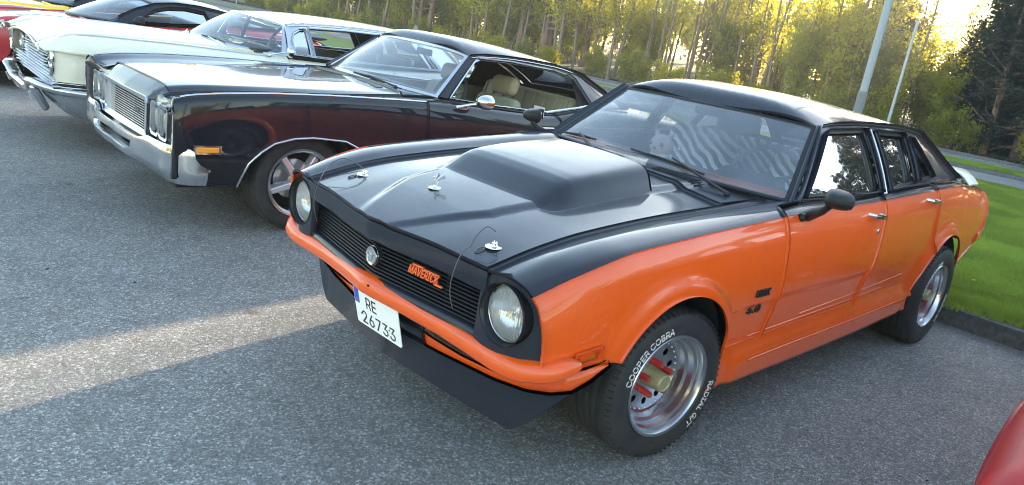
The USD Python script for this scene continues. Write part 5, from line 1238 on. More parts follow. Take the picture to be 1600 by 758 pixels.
for y0, y1 in ((.10, .50), (-.50, -.10)):
    q = [bls.at(-.845 + .06 * (abs(y) / .5) ** 2 + dx, bls.ty(-.84, abs(y), 3) * math.copysign(1, y)) for y in np.linspace(y0, y1, 8) for dx in (-.035, .035)]
    v = np.array(q) + [0, 0, .003]; f = []
    for i in range(7): f += [[2 * i, 2 * i + 2, 2 * i + 1], [2 * i + 1, 2 * i + 2, 2 * i + 3]]
    tv = trimesh.Trimesh(np.vstack([v, v - [0, 0, .02]]), np.array(f + [[a + 16 for a in t[::-1]] for t in f]), process=False); put('cowl_vent', tv, 'black_plastic', cwp, False)
barch = [(.445, .318), (.425, .40), (.395, .48), (.33, .555), (.246, .612), (.12, .645), (-.011, .654), (-.246, .636), (-.374, .58), (-.44, .50), (-.475, .40), (-.48, .29)]
bwing = [(.835, 5.0), (.845, 6.0), (.845, 7.0), (.83, 8.0), (.80, 8.9)] + [(x, bls.tz(x, z, 5)) for x, z in [(.62, .335)]] + [(x, bls.tz(x, z, 5)) for x, z in barch] + [(-.90, 8.99), (-.905, 8), (-.912, 7), (-.905, 6), (-.905, 5), (-1.06, 4.6), (-1.06, 3.0), (-.6, 3), (0, 3), (.5, 3), (.79, 3), (.82, 4)]
bput('front_wing', Polygon(bwing), 'gloss_black_paint')
rarch = [(x - 3.06, z) for x, z in barch]
bput('door', Polygon([(-.905, 5), (-.905, 6), (-.912, 7), (-.905, 8), (-.90, 8.99), (-2.28, 8.99), (-2.30, 8), (-2.30, 6), (-2.27, 5), (-2.27, 4.3), (-1.06, 4.3), (-1.06, 4.6)]), 'gloss_black_paint')
bput('rear_quarter', Polygon([(-2.27, 4.3), (-2.27, 5), (-2.30, 6), (-2.30, 8), (-2.28, 8.99)] + [(-2.58, 8.99)] + [(x, bls.tz(x, max(z, .34), 5)) for x, z in rarch] + [(-3.56, 8.95), (-4.28, 8.9), (-4.28, 3), (-3.3, 3), (-3.2, 3.6), (-2.9, 4.2)]), 'gloss_black_paint')
put('boot_lid', panel(bls, Polygon([(-3.3, -3), (-3.3, 3), (-4.28, 3), (-4.28, -3)]), .06, (1, .25), thick=.01, gap=.002, flip=True), 'gloss_black_paint', blk)
put('tail_panel', boxm(-4.27, -4.25, -.84, .84, .45, .88), 'gloss_black_paint', blk, False)
put('rear_bumper', tube([(-4.0, .92, .5), (-4.3, .88, .5), (-4.38, .7, .5), (-4.40, 0, .5), (-4.38, -.7, .5), (-4.3, -.88, .5), (-4.0, -.92, .5)], .08, 12, squash=(.5, 1)), 'worn_chrome', blk, 40)
for sd in (1, -1):
    def sm_(m_): return m_ if sd == 1 else mir(m_)
    ch = tube([bls.at(x, 5.0) + [0, .003, .003] for x in np.linspace(.80, -.90, 50)], .0065, 8); put('crest_moulding', sm_(ch), 'chrome', blk, True)
    ca = tube([bls.at(x, bls.tz(x, z, 5)) + [0, .004, 0] for x, z in np.array(LineString(barch).segmentize(.03).coords)], .010, 8, squash=(1, .8)); put('arch_moulding', sm_(ca), 'worn_chrome', blk, True)
    ca = tube([bls.at(x, bls.tz(x, max(z, .33), 5)) + [0, .004, 0] for x, z in np.array(LineString(rarch).segmentize(.04).coords)], .009, 6); put('arch_moulding', sm_(ca), 'worn_chrome', blk, True)
    # marker lamp
    y = .986
    mk = put('marker_frame', sm_(boxm(.572, .738, y - .02, y + .006, .536, .588)), 'chrome', blk, False)
    put('side_marker', sm_(rbox(.588, .722, y - .01, y + .010, .546, .578, .006)), 'amber_plastic', mk, 30)
    # door handle, mirror
    put('door_handle', sm_(cat_([rbox(-2.19, -1.99, .985, 1.012, .772, .798, .008), hull([[-2.17, .985, .765], [-2.12, 1.0, .765]], .016)])), 'worn_chrome', blk, 40)
    hm = cat_([hull([[-1.19, .945, .905], [-1.26, .95, .905]], .020), tube([(-1.22, .95, .915), (-1.27, 1.0, .938), (-1.32, 1.06, .958)], [.013, .012, .012], 10)]); mm = put('mirror_arm', sm_(hm), 'chrome', blk, 40)
    ms = lathe([(0, .070), (.03, .064), (.055, .040), (.067, .008), (.069, -.03), (.064, -.036), (0, -.034)], 32, 'x'); ms.apply_scale([1.0, 1.12, .82]); ms.apply_translation([-1.33, 1.085, .975]); put('mirror_housing', sm_(ms), 'chrome', mm, 40)
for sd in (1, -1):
    v = np.array(LineString([(-.905, 5), (-.905, 6), (-.912, 7), (-.905, 8), (-.90, 8.9)]).segmentize(.05).coords); q = tube(bls(v) - [0, .010, 0], .0065, 6); put('shut_line_seal', q if sd == 1 else mir(q), 'black_void', blk, True)  # black strip added behind the door gap to stand for its shade
inner_wheel_wells(blk, (-.01, -3.07), .93, .41, .30)
put('underbody', boxm(-4.1, .7, -.62, .62, .24, .42), 'black_void', blk, False)
put('engine_bay', cat_([boxm(-.9, .70, -.56, .56, .45, .70), boxm(-.9, .72, -.59, -.57, .42, .80), boxm(-.9, .72, .57, .59, .42, .80)]), 'black_void', blk, False)
# front: sloping nose panel over the grille, lamp pods, grille
def nz(uv):
    y, w = uv[:, 0], uv[:, 1]; a = np.abs(y)
    x0, z0 = np.interp(a, [0, .5, .60, .75, .93], [.748, .745, .745, .78, .835]), np.interp(a, [0, .35, .49, .535, .60, .68, .80, .90, .955], [.866, .863, .855, .842, .822, .812, .83, .855, .822])
    x1, z1 = np.interp(a, [0, .46, .52, .80, .93], [.845, .835, .80, .805, .845]), np.interp(a, [0, .46, .50, .60, .80, .9, .955], [.775, .765, .768, .775, .778, .77, .77])
    return np.stack([x0 + (x1 - x0) * w + .012 * np.sin(w * PI), y, z0 + (z1 - z0) * w], 1)
put('nose_panel', panel(nz, sbox(-.95, 0, .95, 1), .025, (1, .13), thick=.01, flip=True), 'gloss_black_paint', blk)
fas = Polygon([(-.95, .38), (.95, .38), (.955, .775), (-.955, .775)])
gr = Polygon([(-.455, .545), (.455, .545), (.455, .735), (.43, .765), (-.43, .765), (-.455, .735)])
lamps = []
for sd in (1, -1):
    for yc in (.575, .735): lamps.append((sd, yc))
ff = fas.difference(gr)
for sd, yc in lamps: ff = ff.difference(shapely.box(sd * yc - .072, .565, sd * yc + .072, .765).buffer(-.03).buffer(.03))
fm = lambda uv: np.stack([np.interp(np.abs(uv[:, 0]), [0, .46, .50, .82, .90, .955], [.842, .832, .80, .80, .835, .842]) + .00 * uv[:, 1], uv[:, 0], uv[:, 1]], 1)
put('front_fascia', panel(fm, ff, .025, thick=.03, flip=False), 'gloss_black_paint', blk)
ring = gr.buffer(.010).difference(gr.buffer(-.012))
G_ = put('grille', panel(lambda uv: fm(uv) + [.012, 0, 0], ring, .03, thick=.05), 'chrome', blk)
put('grille_back', boxm(.765, .775, -.46, .46, .54, .77), 'black_void', G_, False)
put('grille_left_filler', boxm(.80, .83, -.445, -.36, .556, .752), 'galvanised', G_, False)
for i in range(13): put('grille_bar', rbox(.79, .836, -.355, .445, .5575 + i * .0155, .5625 + i * .0155, .0022), 'chrome', G_, False)
for y in (-.15, .05, .25): put('grille_upright', boxm(.785, .80, y - .004, y + .004, .55, .76), 'black_plastic', G_, False)
t = meshkit.text_mesh('Olds', .022, .004, True); v = np.array(t.vertices); v[:, 0] += v[:, 1] * .3; t.vertices = v
put('grille_script', frame3(t, (.838, .235, .655), (0, 1, 0), (0, 0, 1), (1, 0, 0)), 'black_trim', G_, False)
for sd, yc in lamps:
    o = shapely.box(sd * yc - .070, .570, sd * yc + .070, .762).buffer(-.03).buffer(.03)
    rg = o.buffer(.008).difference(o.buffer(-.010))
    H = put('headlight_bezel', frame3(extrude(rg, .045), (.785, 0, 0), (0, 1, 0), (0, 0, 1), (1, 0, 0)), 'chrome', blk, 30)
    bw = lathe([(0, -.04), (.04, -.03), (.068, .0)], 32, 'x'); bw.apply_translation([.79, sd * yc, .667]); put('headlight', bw, 'headlight_bowl', H, True)
    put('lamp_back', frame3(extrude(o, .004), (.782, 0, 0), (0, 1, 0), (0, 0, 1), (1, 0, 0)), 'galvanised', H, False)
    lm = lathe([(.070, 0), (.06, .012), (.03, .020), (0, .022)], 32, 'x'); lm.apply_translation([.795, sd * yc, .667]); put('lens', lm, 'headlight_lens', H, True)
# bumper: a raised frame around the lower grille, stepping down to the corners and wrapping round
for pass_ in (0,):
    bpath = np.array([(.925, 0), (.915, .44), (.895, .52), (.872, .80), (.848, .89), (.805, .955), (.755, .99), (.70, 1.004), (.640, 1.008)])
    bs = np.concatenate([[0], np.cumsum(np.linalg.norm(np.diff(bpath, axis=0), axis=1))]); bX, bY = aka(bs, bpath[:, 0]), aka(bs, bpath[:, 1]); E_ = float(bs[-1]) - .012
    half = [(.50, .535), (.60, .565), (.90, .568), (1.035, .562), (1.06, .548), (1.07, .505), (1.10, .470), (1.16, .440), (E_, .425), (E_, .342), (1.0, .345), (.86, .335), (.60, .36), (.46, .385)]
    bo = Polygon(half + [(-a, b) for a, b in half[::-1]])
    bh = Polygon([(-.43, .43), (.33, .43), (.40, .44), (.42, .495), (-.42, .495), (-.45, .47)])
    def bmap(uv):
        q, z = uv[:, 0], uv[:, 1]; a = np.abs(q)
        x, y = bX(a), bY(a); e = .055 * np.clip(np.abs(z - .46) / .11 - .55, 0, 1) ** 1.5 + np.where(z < .42, (.42 - z) * .30, 0)
        k = np.clip((a - .9) / .2, 0, 1)
        return np.stack([x - e * (1 - k), np.sign(q) * (y - e * k * .6), z], 1)
    put('front_bumper', panel(bmap, bo.difference(bh), .02, thick=.04), 'worn_chrome', blk)
    bt = lambda uv: np.stack([np.interp(np.abs(uv[:, 0]), [0, .44, .52, .80, .89, .955, .985], [.925, .915, .895, .872, .848, .805, .755]) - .052 - uv[:, 1] * .10, uv[:, 0], np.interp(np.abs(uv[:, 0]), [0, .5, .6, 1], [.535, .535, .565, .568]) + .004 * uv[:, 1] + .002], 1)
    put('bumper_top', panel(bt, sbox(-.985, 0, .985, 1), .03, (1, .1), thick=0), 'worn_chrome', blk)
    put('lower_grille_back', boxm(.78, .79, -.46, .46, .40, .53), 'black_void', blk, False)
    for i in range(4): put('lower_grille_bar', boxm(.80, .835, -.42, .40, .440 + i * .015, .4435 + i * .015), 'chrome', blk, False)
    put('bumper_plate_recess', boxm(.86, .893, -.13, .19, .392, .425), 'galvanised', blk, False)
# cabin
GB = dict(bulge=.010,
    zb=aka([-.9, -1.06, -1.5, -2.2, -2.65, -3.2, -3.7], [.945, .945, .918, .885, .945, .965, .95]), yb=aka([-.9, -1.06, -1.5, -2.2, -2.8, -3.4], [.865, .862, .868, .862, .84, .78]),
    zr=aka([-1.06, -1.45, -1.6, -1.9, -2.4, -2.7, -2.95, -3.3], [.96, 1.272, 1.292, 1.302, 1.285, 1.245, 1.18, 1.03]), yr=aka([-1.06, -1.45, -2.0, -2.6, -3.0, -3.3], [.82, .662, .655, .645, .64, .64]),
    rp=3.8, zc=aka([-1.28, -1.375, -1.415, -1.475, -1.6, -1.8, -2.1, -2.4, -2.7, -2.9], [1.25, 1.314, 1.352, 1.383, 1.394, 1.388, 1.369, 1.334, 1.296, 1.259]),
    wb=(-.925, -1.065), wby=.845, wbz=(.968, .955), wbp=2.2, wt=(-1.375, -1.452), wty=.660, wtz=(1.315, 1.272),
    rb=(-3.55, -3.30), rby=.60, rbz=(.99, .985), rt=(-2.85, -2.78), rty=.642, rtz=(1.270, 1.225))
bc = Cabin(GB)
sideB = [(x, float(GB['zb'](x))) for x in (-1.065, -1.3, -1.6, -1.9, -2.2, -2.45, -2.65, -2.9, -3.2, -3.4)] + [(-3.25, 1.03), (-3.05, 1.11)] + [(x, float(GB['zr'](x))) for x in (-2.78, -2.6, -2.4, -2.1, -1.8, -1.6, -1.452)]
winB = [[(-1.150, .948), (-1.490, 1.240), (-1.55, 1.262), (-1.9, 1.266), (-2.4, 1.240), (-2.58, 1.212), (-2.64, 1.185), (-2.78, .990), (-2.76, .975), (-2.62, .952), (-2.2, .895), (-1.6, .918)]]
cabin_parts(blk, bc, sideB, winB, 'gloss_black_paint', 'gloss_black_paint', ws_frame='chrome', rail_trim='worn_chrome', glass_on=False, inset=(.035, .045))
for sd in (1, -1):
    dr = tube([bc.side(np.array([[x, float(GB['zr'](x)) - .014]]))[0] + [0, .008, 0] for x in np.linspace(-1.47, -2.66, 30)], .006, 8); put('roof_gutter', dr if sd == 1 else mir(dr), 'chrome', blk, True)
    dc = boxm(-2.9, -1.1, .79, .82, .40, .905); dc2 = hull([[-1.2, .80, .80], [-2.3, .80, .78]], .035); put('door_card', (lambda m_: m_ if sd == 1 else mir(m_))(cat_([dc, dc2])), 'green_beige_vinyl', blk, False)
    sp_ = panel(lambda uv: bc.side(uv) - [0, .05, 0], Polygon([(-2.66, .95), (-3.35, .97), (-3.05, 1.10), (-2.8, 1.20), (-2.66, 1.20)]), .06, thick=.01); put('sail_panel_lining', sp_ if sd == 1 else mir(sp_), 'dark_interior', blk)
put('headlining', panel(lambda uv: bc.roof(uv) - [0, 0, .035], sbox(.02, -.96, .98, .96), .08, (1.4, .6), thick=.005, eps=(.01, .012)), 'dark_interior', blk)
tub(blk, -3.0, -.98, .78, .35, .82, 'dark_interior')
put('parcel_shelf', boxm(-3.5, -2.80, -.66, .66, .885, .905), 'dark_interior', blk, False)
d2 = sweep([(-.20, -.2), (-.16, .0), (-.05, .025), (.16, .02), (.2, 0), (.2, -.2)], [(-1.22 - .03 * (y / .7) ** 2, y, .93) for y in np.linspace(-.74, .74, 17)], (0, 0, 1)); put('dashboard', d2, 'green_beige_vinyl', blk, 40)
steering_wheel(blk, (-1.52, .38, .93), .19, 'dark_interior', .5)
for y in (.38, -.38): seat(blk, -1.95, y, .62, .58, .955, 'green_beige_vinyl', lean=.3, headrest='beige_vinyl')
rs = seat(blk, -2.62, 0, 1.35, .56, 1.01, 'green_beige_vinyl', name='rear_seat', lean=.36)
for k in range(9): 
    y = -.58 + k * .145; put('seat_pleat', tube([(-2.60, y, .60), (-2.68, y, .80), (-2.745, y, .985)], .014, 6), 'beige_vinyl', rs, True)
wiper(blk, bc.ws(np.array([[.55, -.03]]))[0], bc.ws(np.array([[.1, .03]]))[0], bc.ws(np.array([[-.2, .03]]))[0], bc.ws(np.array([[.35, .015]]))[0], (.6, 0, .8))
put('inside_mirror', rbox(-1.51, -1.49, -.11, .11, 1.20, 1.255, .01), 'black_plastic', blk, 40)
fl = []
for k in range(12):
    a = 2 * PI * k / 12; fl.append(hull([[0, 0, 0], [0, .03 * math.cos(a), .03 * math.sin(a)]], [.006, .003]))
q = cat_(fl); q.apply_translation([-1.46, -.10, 1.12]); put('hanging_star', q, 'chrome', blk, True)
for x, y in ((0, 1), (-3.06, 1), (0, -1), (-3.06, -1)):
    put_wheel(blk, (x, y * .905, .330), 0, .332, .23, 'five', .225, y)
# ------------------------------------------------------------------ the cream finned saloon
cad = thing('cream_saloon', 'long cream 1960s saloon with wraparound windscreen, chrome bumper and mesh grille, behind the black hardtop', 'car', (-.10, -5.40, 0), -.03)
clines = [
    L((1.10, 0, .83), (1.0, 0, .925), (.85, 0, .985), (.5, 0, 1.005), (0, 0, 1.01), (-.4, 0, 1.0), (-3.4, 0, 1.0), (-4.5, 0, .90)),
    L((1.10, .35, .82), (1.0, .35, .905), (.85, .35, .962), (.5, .35, .985), (0, .35, .992), (-.4, .35, .99), (-3.4, .35, .99), (-4.5, .35, .89)),
    L((1.10, .62, .80), (1.0, .62, .865), (.85, .62, .915), (.5, .62, .945), (0, .63, .955), (-.4, .64, .96), (-1.0, .66, .97), (-3.4, .6, .97), (-4.5, .6, .87)),
    L((1.10, .74, .83), (1.0, .74, .885), (.85, .74, .935), (.5, .74, .955), (0, .75, .958), (-.4, .76, .955), (-1.0, .80, .955), (-3.4, .7, .96), (-4.5, .7, .88)),
    L((1.10, .80, .835), (1.0, .83, .885), (.85, .875, .945), (.5, .88, .955), (0, .885, .955), (-.4, .89, .945), (-1.0, .90, .935), (-2, .91, .93), (-3.4, .90, .98), (-4.5, .88, 1.02)),
    L((1.10, .865, .815), (1.0, .90, .845), (.85, .952, .885), (.5, .965, .885), (0, .97, .885), (-1.0, .97, .88), (-2, .97, .875), (-3.4, .96, .90), (-4.5, .92, .92)),
    L((1.10, .89, .800), (1.0, .925, .812), (.85, .985, .806), (.5, 1.0, .80), (0, 1.005, .795), (-1.0, 1.01, .785), (-2, 1.01, .78), (-3.4, 1.0, .78), (-4.5, .96, .78)),
    L((1.10, .86, .79), (1.0, .90, .798), (.85, .962, .792), (.5, .978, .786), (0, .985, .78), (-1.0, .99, .77), (-2, .99, .765), (-3.4, .98, .765), (-4.5, .94, .765)),
    L((1.10, .85, .62), (1.0, .90, .62), (.85, .965, .62), (.5, .985, .62), (0, .99, .62), (-1.0, .995, .62), (-2, .995, .62), (-3.4, .98, .62), (-4.5, .93, .62)),
    L((1.10, .85, .45), (1.0, .90, .42), (.85, .93, .40), (.5, .95, .37), (0, .95, .33), (-1.0, .95, .30), (-2, .95, .30), (-3.4, .94, .32), (-4.5, .9, .42)),
]
cs = Shell(clines); CS = (1, .11)
put('bonnet', panel(cs, Polygon([(1.06, 0), (1.055, 2), (1.05, 2.5), (-.42, 2.5), (-.45, 0), (-.42, -2.5), (1.05, -2.5), (1.055, -2)]), .045, (1, .25), thick=.012, gap=.002, flip=True), 'cream_paint', cad)
put('bonnet_lip', tube([(1.06, y, .872 - .06 * (abs(y) / .62) ** 2) for y in np.linspace(-.66, .66, 21)], .012, 8), 'cream_paint', cad, True)
ca_ = arc(0, .30, .40, 172, 8, 20)
wingC = [(1.05, 2.5), (1.06, 3), (1.085, 4), (1.09, 5), (1.06, 6), (1.03, 6.9), (1.005, 7.2), (1.0, 8), (.985, cs.tz(.985, .575, 4))] + [(x, cs.tz(x, z, 4)) for x, z in [(.42, .575)]] + [(x, cs.tz(x, max(z, .36), 4)) for x, z in ca_[::-1]] + [(-.98, 8.9), (-1.0, 7), (-.90, 4.5), (-.90, 2.5)]
def cput(name, poly, m_='cream_paint', h=.035, parent=None):
    o = []
    for sd in (1, -1):
        g = panel(cs, poly, h, CS, thick=.012, gap=.002, flip=True); o.append(put(name, g if sd == 1 else mir(g), m_, parent or cad))
    return o
cput('front_wing', Polygon(wingC))
cput('front_door', Polygon([(-.90, 4.5), (-1.0, 7), (-.98, 8.9), (-2.05, 8.9), (-2.05, 4.3), (-.9, 4.3)]))
ra_ = arc(-3.3, .30, .38, 172, 8, 20)
cput('rear_quarter', Polygon([(-2.05, 4.3), (-2.05, 8.9), (-2.85, 8.9)] + [(x, cs.tz(x, max(z, .40), 4)) for x, z in ra_] + [(-4.4, 8.8), (-4.45, 7), (-4.5, 4), (-4.4, 2.5), (-3.4, 2.5), (-3.2, 4)]))
put('boot_lid', panel(cs, Polygon([(-3.4, -2.5), (-3.4, 2.5), (-4.4, 2.5), (-4.4, -2.5)]), .08, (1, .25), thick=.01, gap=.002, flip=True), 'cream_paint', cad)
put('tail_panel', boxm(-4.42, -4.38, -.9, .9, .45, .86), 'cream_paint', cad, False)
inner_wheel_wells(cad, (0, -3.3), .93, .42, .30)
put('underbody', boxm(-4.3, .50, -.65, .65, .22, .42), 'black_void', cad, False)
put('engine_bay', boxm(-.6, .92, -.62, .62, .45, .82), 'black_void', cad, False)
put('cowl_panel', panel(cs, Polygon([(-.43, -2.6), (-.46, 0), (-.43, 2.6), (-.90, 3.5), (-.90, -3.5)]), .05, (1, .25), thick=.01, flip=True), 'cream_paint', cad)
for sd in (1, -1):
    def sm_(m_): return m_ if sd == 1 else mir(m_)
    put('wing_brightwork', sm_(tube([cs.at(x, 4.05) + [0, 0, .004] for x in np.linspace(.95, -.75, 30)], .006, 6)), 'chrome', cad, True)
    cr = tube([cs.at(1.085 - .0 * k, t_) + [.004, 0, 0] for k, t_ in enumerate(np.linspace(2.6, 6.9, 24))], .009, 6); put('eyebrow_edge', sm_(cr), 'cream_paint', cad, True)
    put('wing_badge', sm_(boxm(.60, .77, .972, .990, .690, .701)), 'black_trim', cad, False)
    # twin lamps in a chrome pod
    pod = hull([[.84, .50, .715], [.84, .80, .70]], [.085, .085]); 
    pd = put('headlight_pod', sm_(pod), 'worn_chrome', cad, True)
    for yc in (.52, .78):
        rg = lathe([(.088, -.02), (.09, .03), (.083, .036), (.074, .02)], 32, 'x'); rg.apply_translation([.915, yc, .705]); put('headlight_ring', sm_(rg), 'chrome', pd, 40)
        lb = lathe([(0, -.03), (.05, -.015), (.078, .012)], 28, 'x'); lb.apply_translation([.915, yc, .705]); put('headlight', sm_(lb), 'headlight_bowl', pd, True)
        ln = lathe([(.078, .012), (.06, .026), (.03, .033), (0, .035)], 28, 'x'); ln.apply_translation([.915, yc, .705]); put('lens', sm_(ln), 'headlight_lens', pd, True)
    sc_ = tube([(1.005 - .0 * k, .885 + .028 * math.sin(k), .715 + .10 * math.cos(k)) for k in np.linspace(0, PI, 14)], .018, 8, squash=(1, .6)); put('headlight_side_trim', sm_(sc_), 'chrome', cad, True)
    # ribbed chrome moulding under the flank
    for i in range(4):
        put('lower_moulding', sm_(tube([(x, np.interp(x, [.42, .85, 1.0], [.985, .965, .90]), .565 - .014 * i) for x in np.linspace(1.0, .42, 8)], .0055, 6)), 'chrome' if i % 2 == 0 else 'black_trim', cad, True)
    put('moulding_back', sm_(boxm(.42, .84, .90, .935, .50, .572)), 'black_trim', cad, False)
# grille of small chrome studs
gb = boxm(.93, .94, -.46, .46, .50, .80); G2 = put('grille', gb, 'black_void', cad, False)
gb2 = boxm(.90, .91, -.84, .84, .44, .60); put('grille_lower_back', gb2, 'black_void', cad, False)
st = []
for r in range(11):
    z = .515 + r * .0255
    w = .44 if z > .62 else .86
    for k in range(int(2 * w / .055)):
        y = -w + .0275 * (r % 2) + k * .055
        st.append(hull([[.955, y + .006, z], [.955, y + .044, z], [.985, y + .025, z]], [.006, .006, .004]))
tag(put('grille_studs', cat_(st), 'chrome', G2, 40), kind='stuff')
for r in range(6): put('grille_bar', boxm(.945, .958, -.46, .46, .528 + r * .051, .534 + r * .051), 'chrome', G2, False)
# bumper: winged upper blade, deep lower pan with two pods
bl = []
ys = np.linspace(-1.03, 1.03, 61)
def bx_(y): return np.interp(abs(y), [0, .42, .6, .8, .95, 1.03], [1.16, 1.14, 1.13, 1.09, .97, .62])
P = [(bx_(y), y * (1.0 if abs(y) < 1.02 else 1), .505 - .03 * np.exp(-((abs(y) - .0) / .35) ** 2)) for y in ys]
P = np.array([(1.08, 0, .44), (1.08, .3, .44), (1.08, .42, .46), (1.10, .52, .52), (1.08, .62, .525), (1.05, .74, .52), (.98, .86, .51), (.87, .95, .505), (.72, 1.0, .50), (.45, 1.02, .495)])
tt = np.linspace(0, 1, len(P)); qq = np.linspace(0, 1, 50); Q = np.stack([aka(tt, P[:, k])(qq) for k in range(3)], 1)
Q = np.vstack([Q[::-1] * [1, -1, 1], Q[1:]])
put('front_bumper', sweep([(-.06, -.025), (.02, -.03), (.035, -.012), (.036, .006), (.015, .026), (-.06, .022)], Q, (0, 0, 1)), 'worn_chrome', cad, 50)
def pan(uv):
    y, w = uv[:, 0], uv[:, 1]; a = np.abs(y)
    x = np.interp(a, [0, .42, .62, .85, .97, 1.03, 1.2, 1.5], [1.03, 1.02, 1.04, .99, .90, .79, .63, .38]); yy = np.interp(a, [0, .90, 1.03, 1.2, 1.5], [0, .90, .965, 1.0, 1.0])
    zt = np.interp(a, [0, .42, .52, .7, 1.5], [.43, .44, .49, .49, .475]); zb = np.interp(a, [0, .5, .7, 1.0, 1.5], [.36, .33, .29, .27, .33])
    x = x - .16 * w ** 1.6; yy = yy - .05 * w ** 2
    return np.stack([x, np.where(y < 0, -1, 1) * yy, zt + (zb - zt) * w], 1)
put('bumper_pan', panel(pan, sbox(-1.5, 0, 1.5, 1), .04, (1, .2), thick=.012, flip=True), 'worn_chrome', cad)
for sd in (1, -1):
    q = hull([[1.07, sd * .50, .47], [1.08, sd * .60, .47], [.99, sd * .52, .32], [1.0, sd * .60, .32]], .03); put('bumper_pod', q, 'worn_chrome', cad, 50)
    q = boxm(1.065, 1.098, sd * .55 - .03, sd * .55 + .03, .37, .44); q.apply_transform(trimesh.transformations.rotation_matrix(.35, [0, 1, 0], [1.08, 0, .4])); put('bumper_lamp', q, 'galvanised', cad, False)
# cabin with wraparound screen
GC = dict(bulge=.012,
    zb=aka([-.75, -1.0, -1.6, -2.5, -3.4], [.965, .955, .945, .95, .965]), yb=aka([-.8, -1.0, -1.6, -2.5, -3.2], [.885, .89, .90, .89, .82]),
    zr=aka([-.85, -.97, -1.2, -1.6, -2.2, -2.8, -3.2], [1.18, 1.222, 1.252, 1.275, 1.283, 1.255, 1.20]), yr=aka([-.85, -1.0, -1.6, -2.2, -3.2], [.70, .665, .650, .640, .62]),
    zc=aka([-.7, -.97, -1.4, -2.0, -2.8, -3.2], [1.26, 1.29, 1.325, 1.335, 1.31, 1.26]),
    wb=(-.36, -.915), wby=.885, wbz=(.985, .955), wbp=3.0, wt=(-.80, -.95), wty=.675, wtz=(1.27, 1.222),
    rb=(-3.5, -3.0), rby=.74, rbz=(1.0, .985), rt=(-3.1, -2.75), rty=.635, rtz=(1.27, 1.235))
cc = Cabin(GC)
sideC = [(x, float(GC['zb'](x))) for x in (-.915, -1.2, -1.6, -2.0, -2.4, -2.8, -3.0)] + [(-2.95, 1.06)] + [(x, float(GC['zr'](x))) for x in (-2.75, -2.5, -2.2, -1.9, -1.6, -1.3, -1.1, -.95)]
winC = [[(-.985, .975), (-.985, 1.10), (-1.02, 1.165), (-1.10, 1.208), (-1.165, 1.215), (-1.165, .970)], [(-1.185, .968), (-1.185, 1.222), (-1.6, 1.245), (-2.2, 1.255), (-2.45, 1.245), (-2.70, .966), (-2.0, .955)]]
cabin_parts(cad, cc, sideC, winC, 'cream_paint', 'chrome', ws_frame='chrome', rail_trim='chrome', glass_on=[0], inset=(.03, .045))
for sd in (1, -1):
    def sm_(m_): return m_ if sd == 1 else mir(m_)
    put('roof_gutter', sm_(tube([cc.side(np.array([[x, float(GC['zr'](x)) - .004]]))[0] + [0, .008, 0] for x in np.linspace(-.98, -2.85, 30)], .010, 8)), 'chrome', cad, True)
    put('rear_pillar', sm_(hull([[-2.60, .80, .97], [-2.66, .80, .97], [-2.36, .66, 1.26], [-2.40, .66, 1.26]], .018)), 'worn_chrome', cad, 40)
    mm = put('mirror_arm', sm_(cat_([tube([(-.72, .90, .945), (-.80, .965, .98), (-.86, 1.0, 1.0)], .007, 8), lathe([(.03, 0), (.012, .012), (0, .012)], 16, 'z').apply_translation([-.72, .895, .945])])), 'chrome', cad, 40)
    ms = lathe([(0, .030), (.035, .024), (.052, .004), (.054, -.012), (0, -.012)], 28, 'x'); ms.apply_translation([-.88, 1.01, 1.005]); put('mirror_housing', sm_(ms), 'chrome', mm, 40)
    put('door_card', sm_(boxm(-2.9, -.9, .84, .86, .40, .945)), 'dark_interior', cad, False)
tub(cad, -3.2, -.70, .80, .35, .85)
dC = sweep([(-.20, -.2), (-.17, .0), (-.04, .03), (.2, .02), (.24, -.2)], [(-.78 - .05 * (y / .7) ** 2, y, .965) for y in np.linspace(-.78, .78, 17)], (0, 0, 1)); put('dashboard', dC, 'dark_interior', cad, 40)
steering_wheel(cad, (-1.02, .40, 1.015), .19, 'galvanised', .42)
seat(cad, -1.62, 0, 1.45, .62, 1.00, 'dark_interior'); seat(cad, -2.75, 0, 1.45, .60, .98, 'dark_interior', name='rear_seat')
for u in (.45, -.35):
    wiper(cad, cc.ws(np.array([[u + .12, -.06]]))[0], cc.ws(np.array([[u - .12, .05]]))[0], cc.ws(np.array([[u - .3, .06]]))[0], cc.ws(np.array([[u + .12, .03]]))[0], (.6, 0, .8), 'chrome')
for x, y in ((0, 1), (-3.3, 1), (0, -1), (-3.3, -1)): put_wheel(cad, (x, y * .93, .345), 0, .350, .22, 'cap', .19, y)
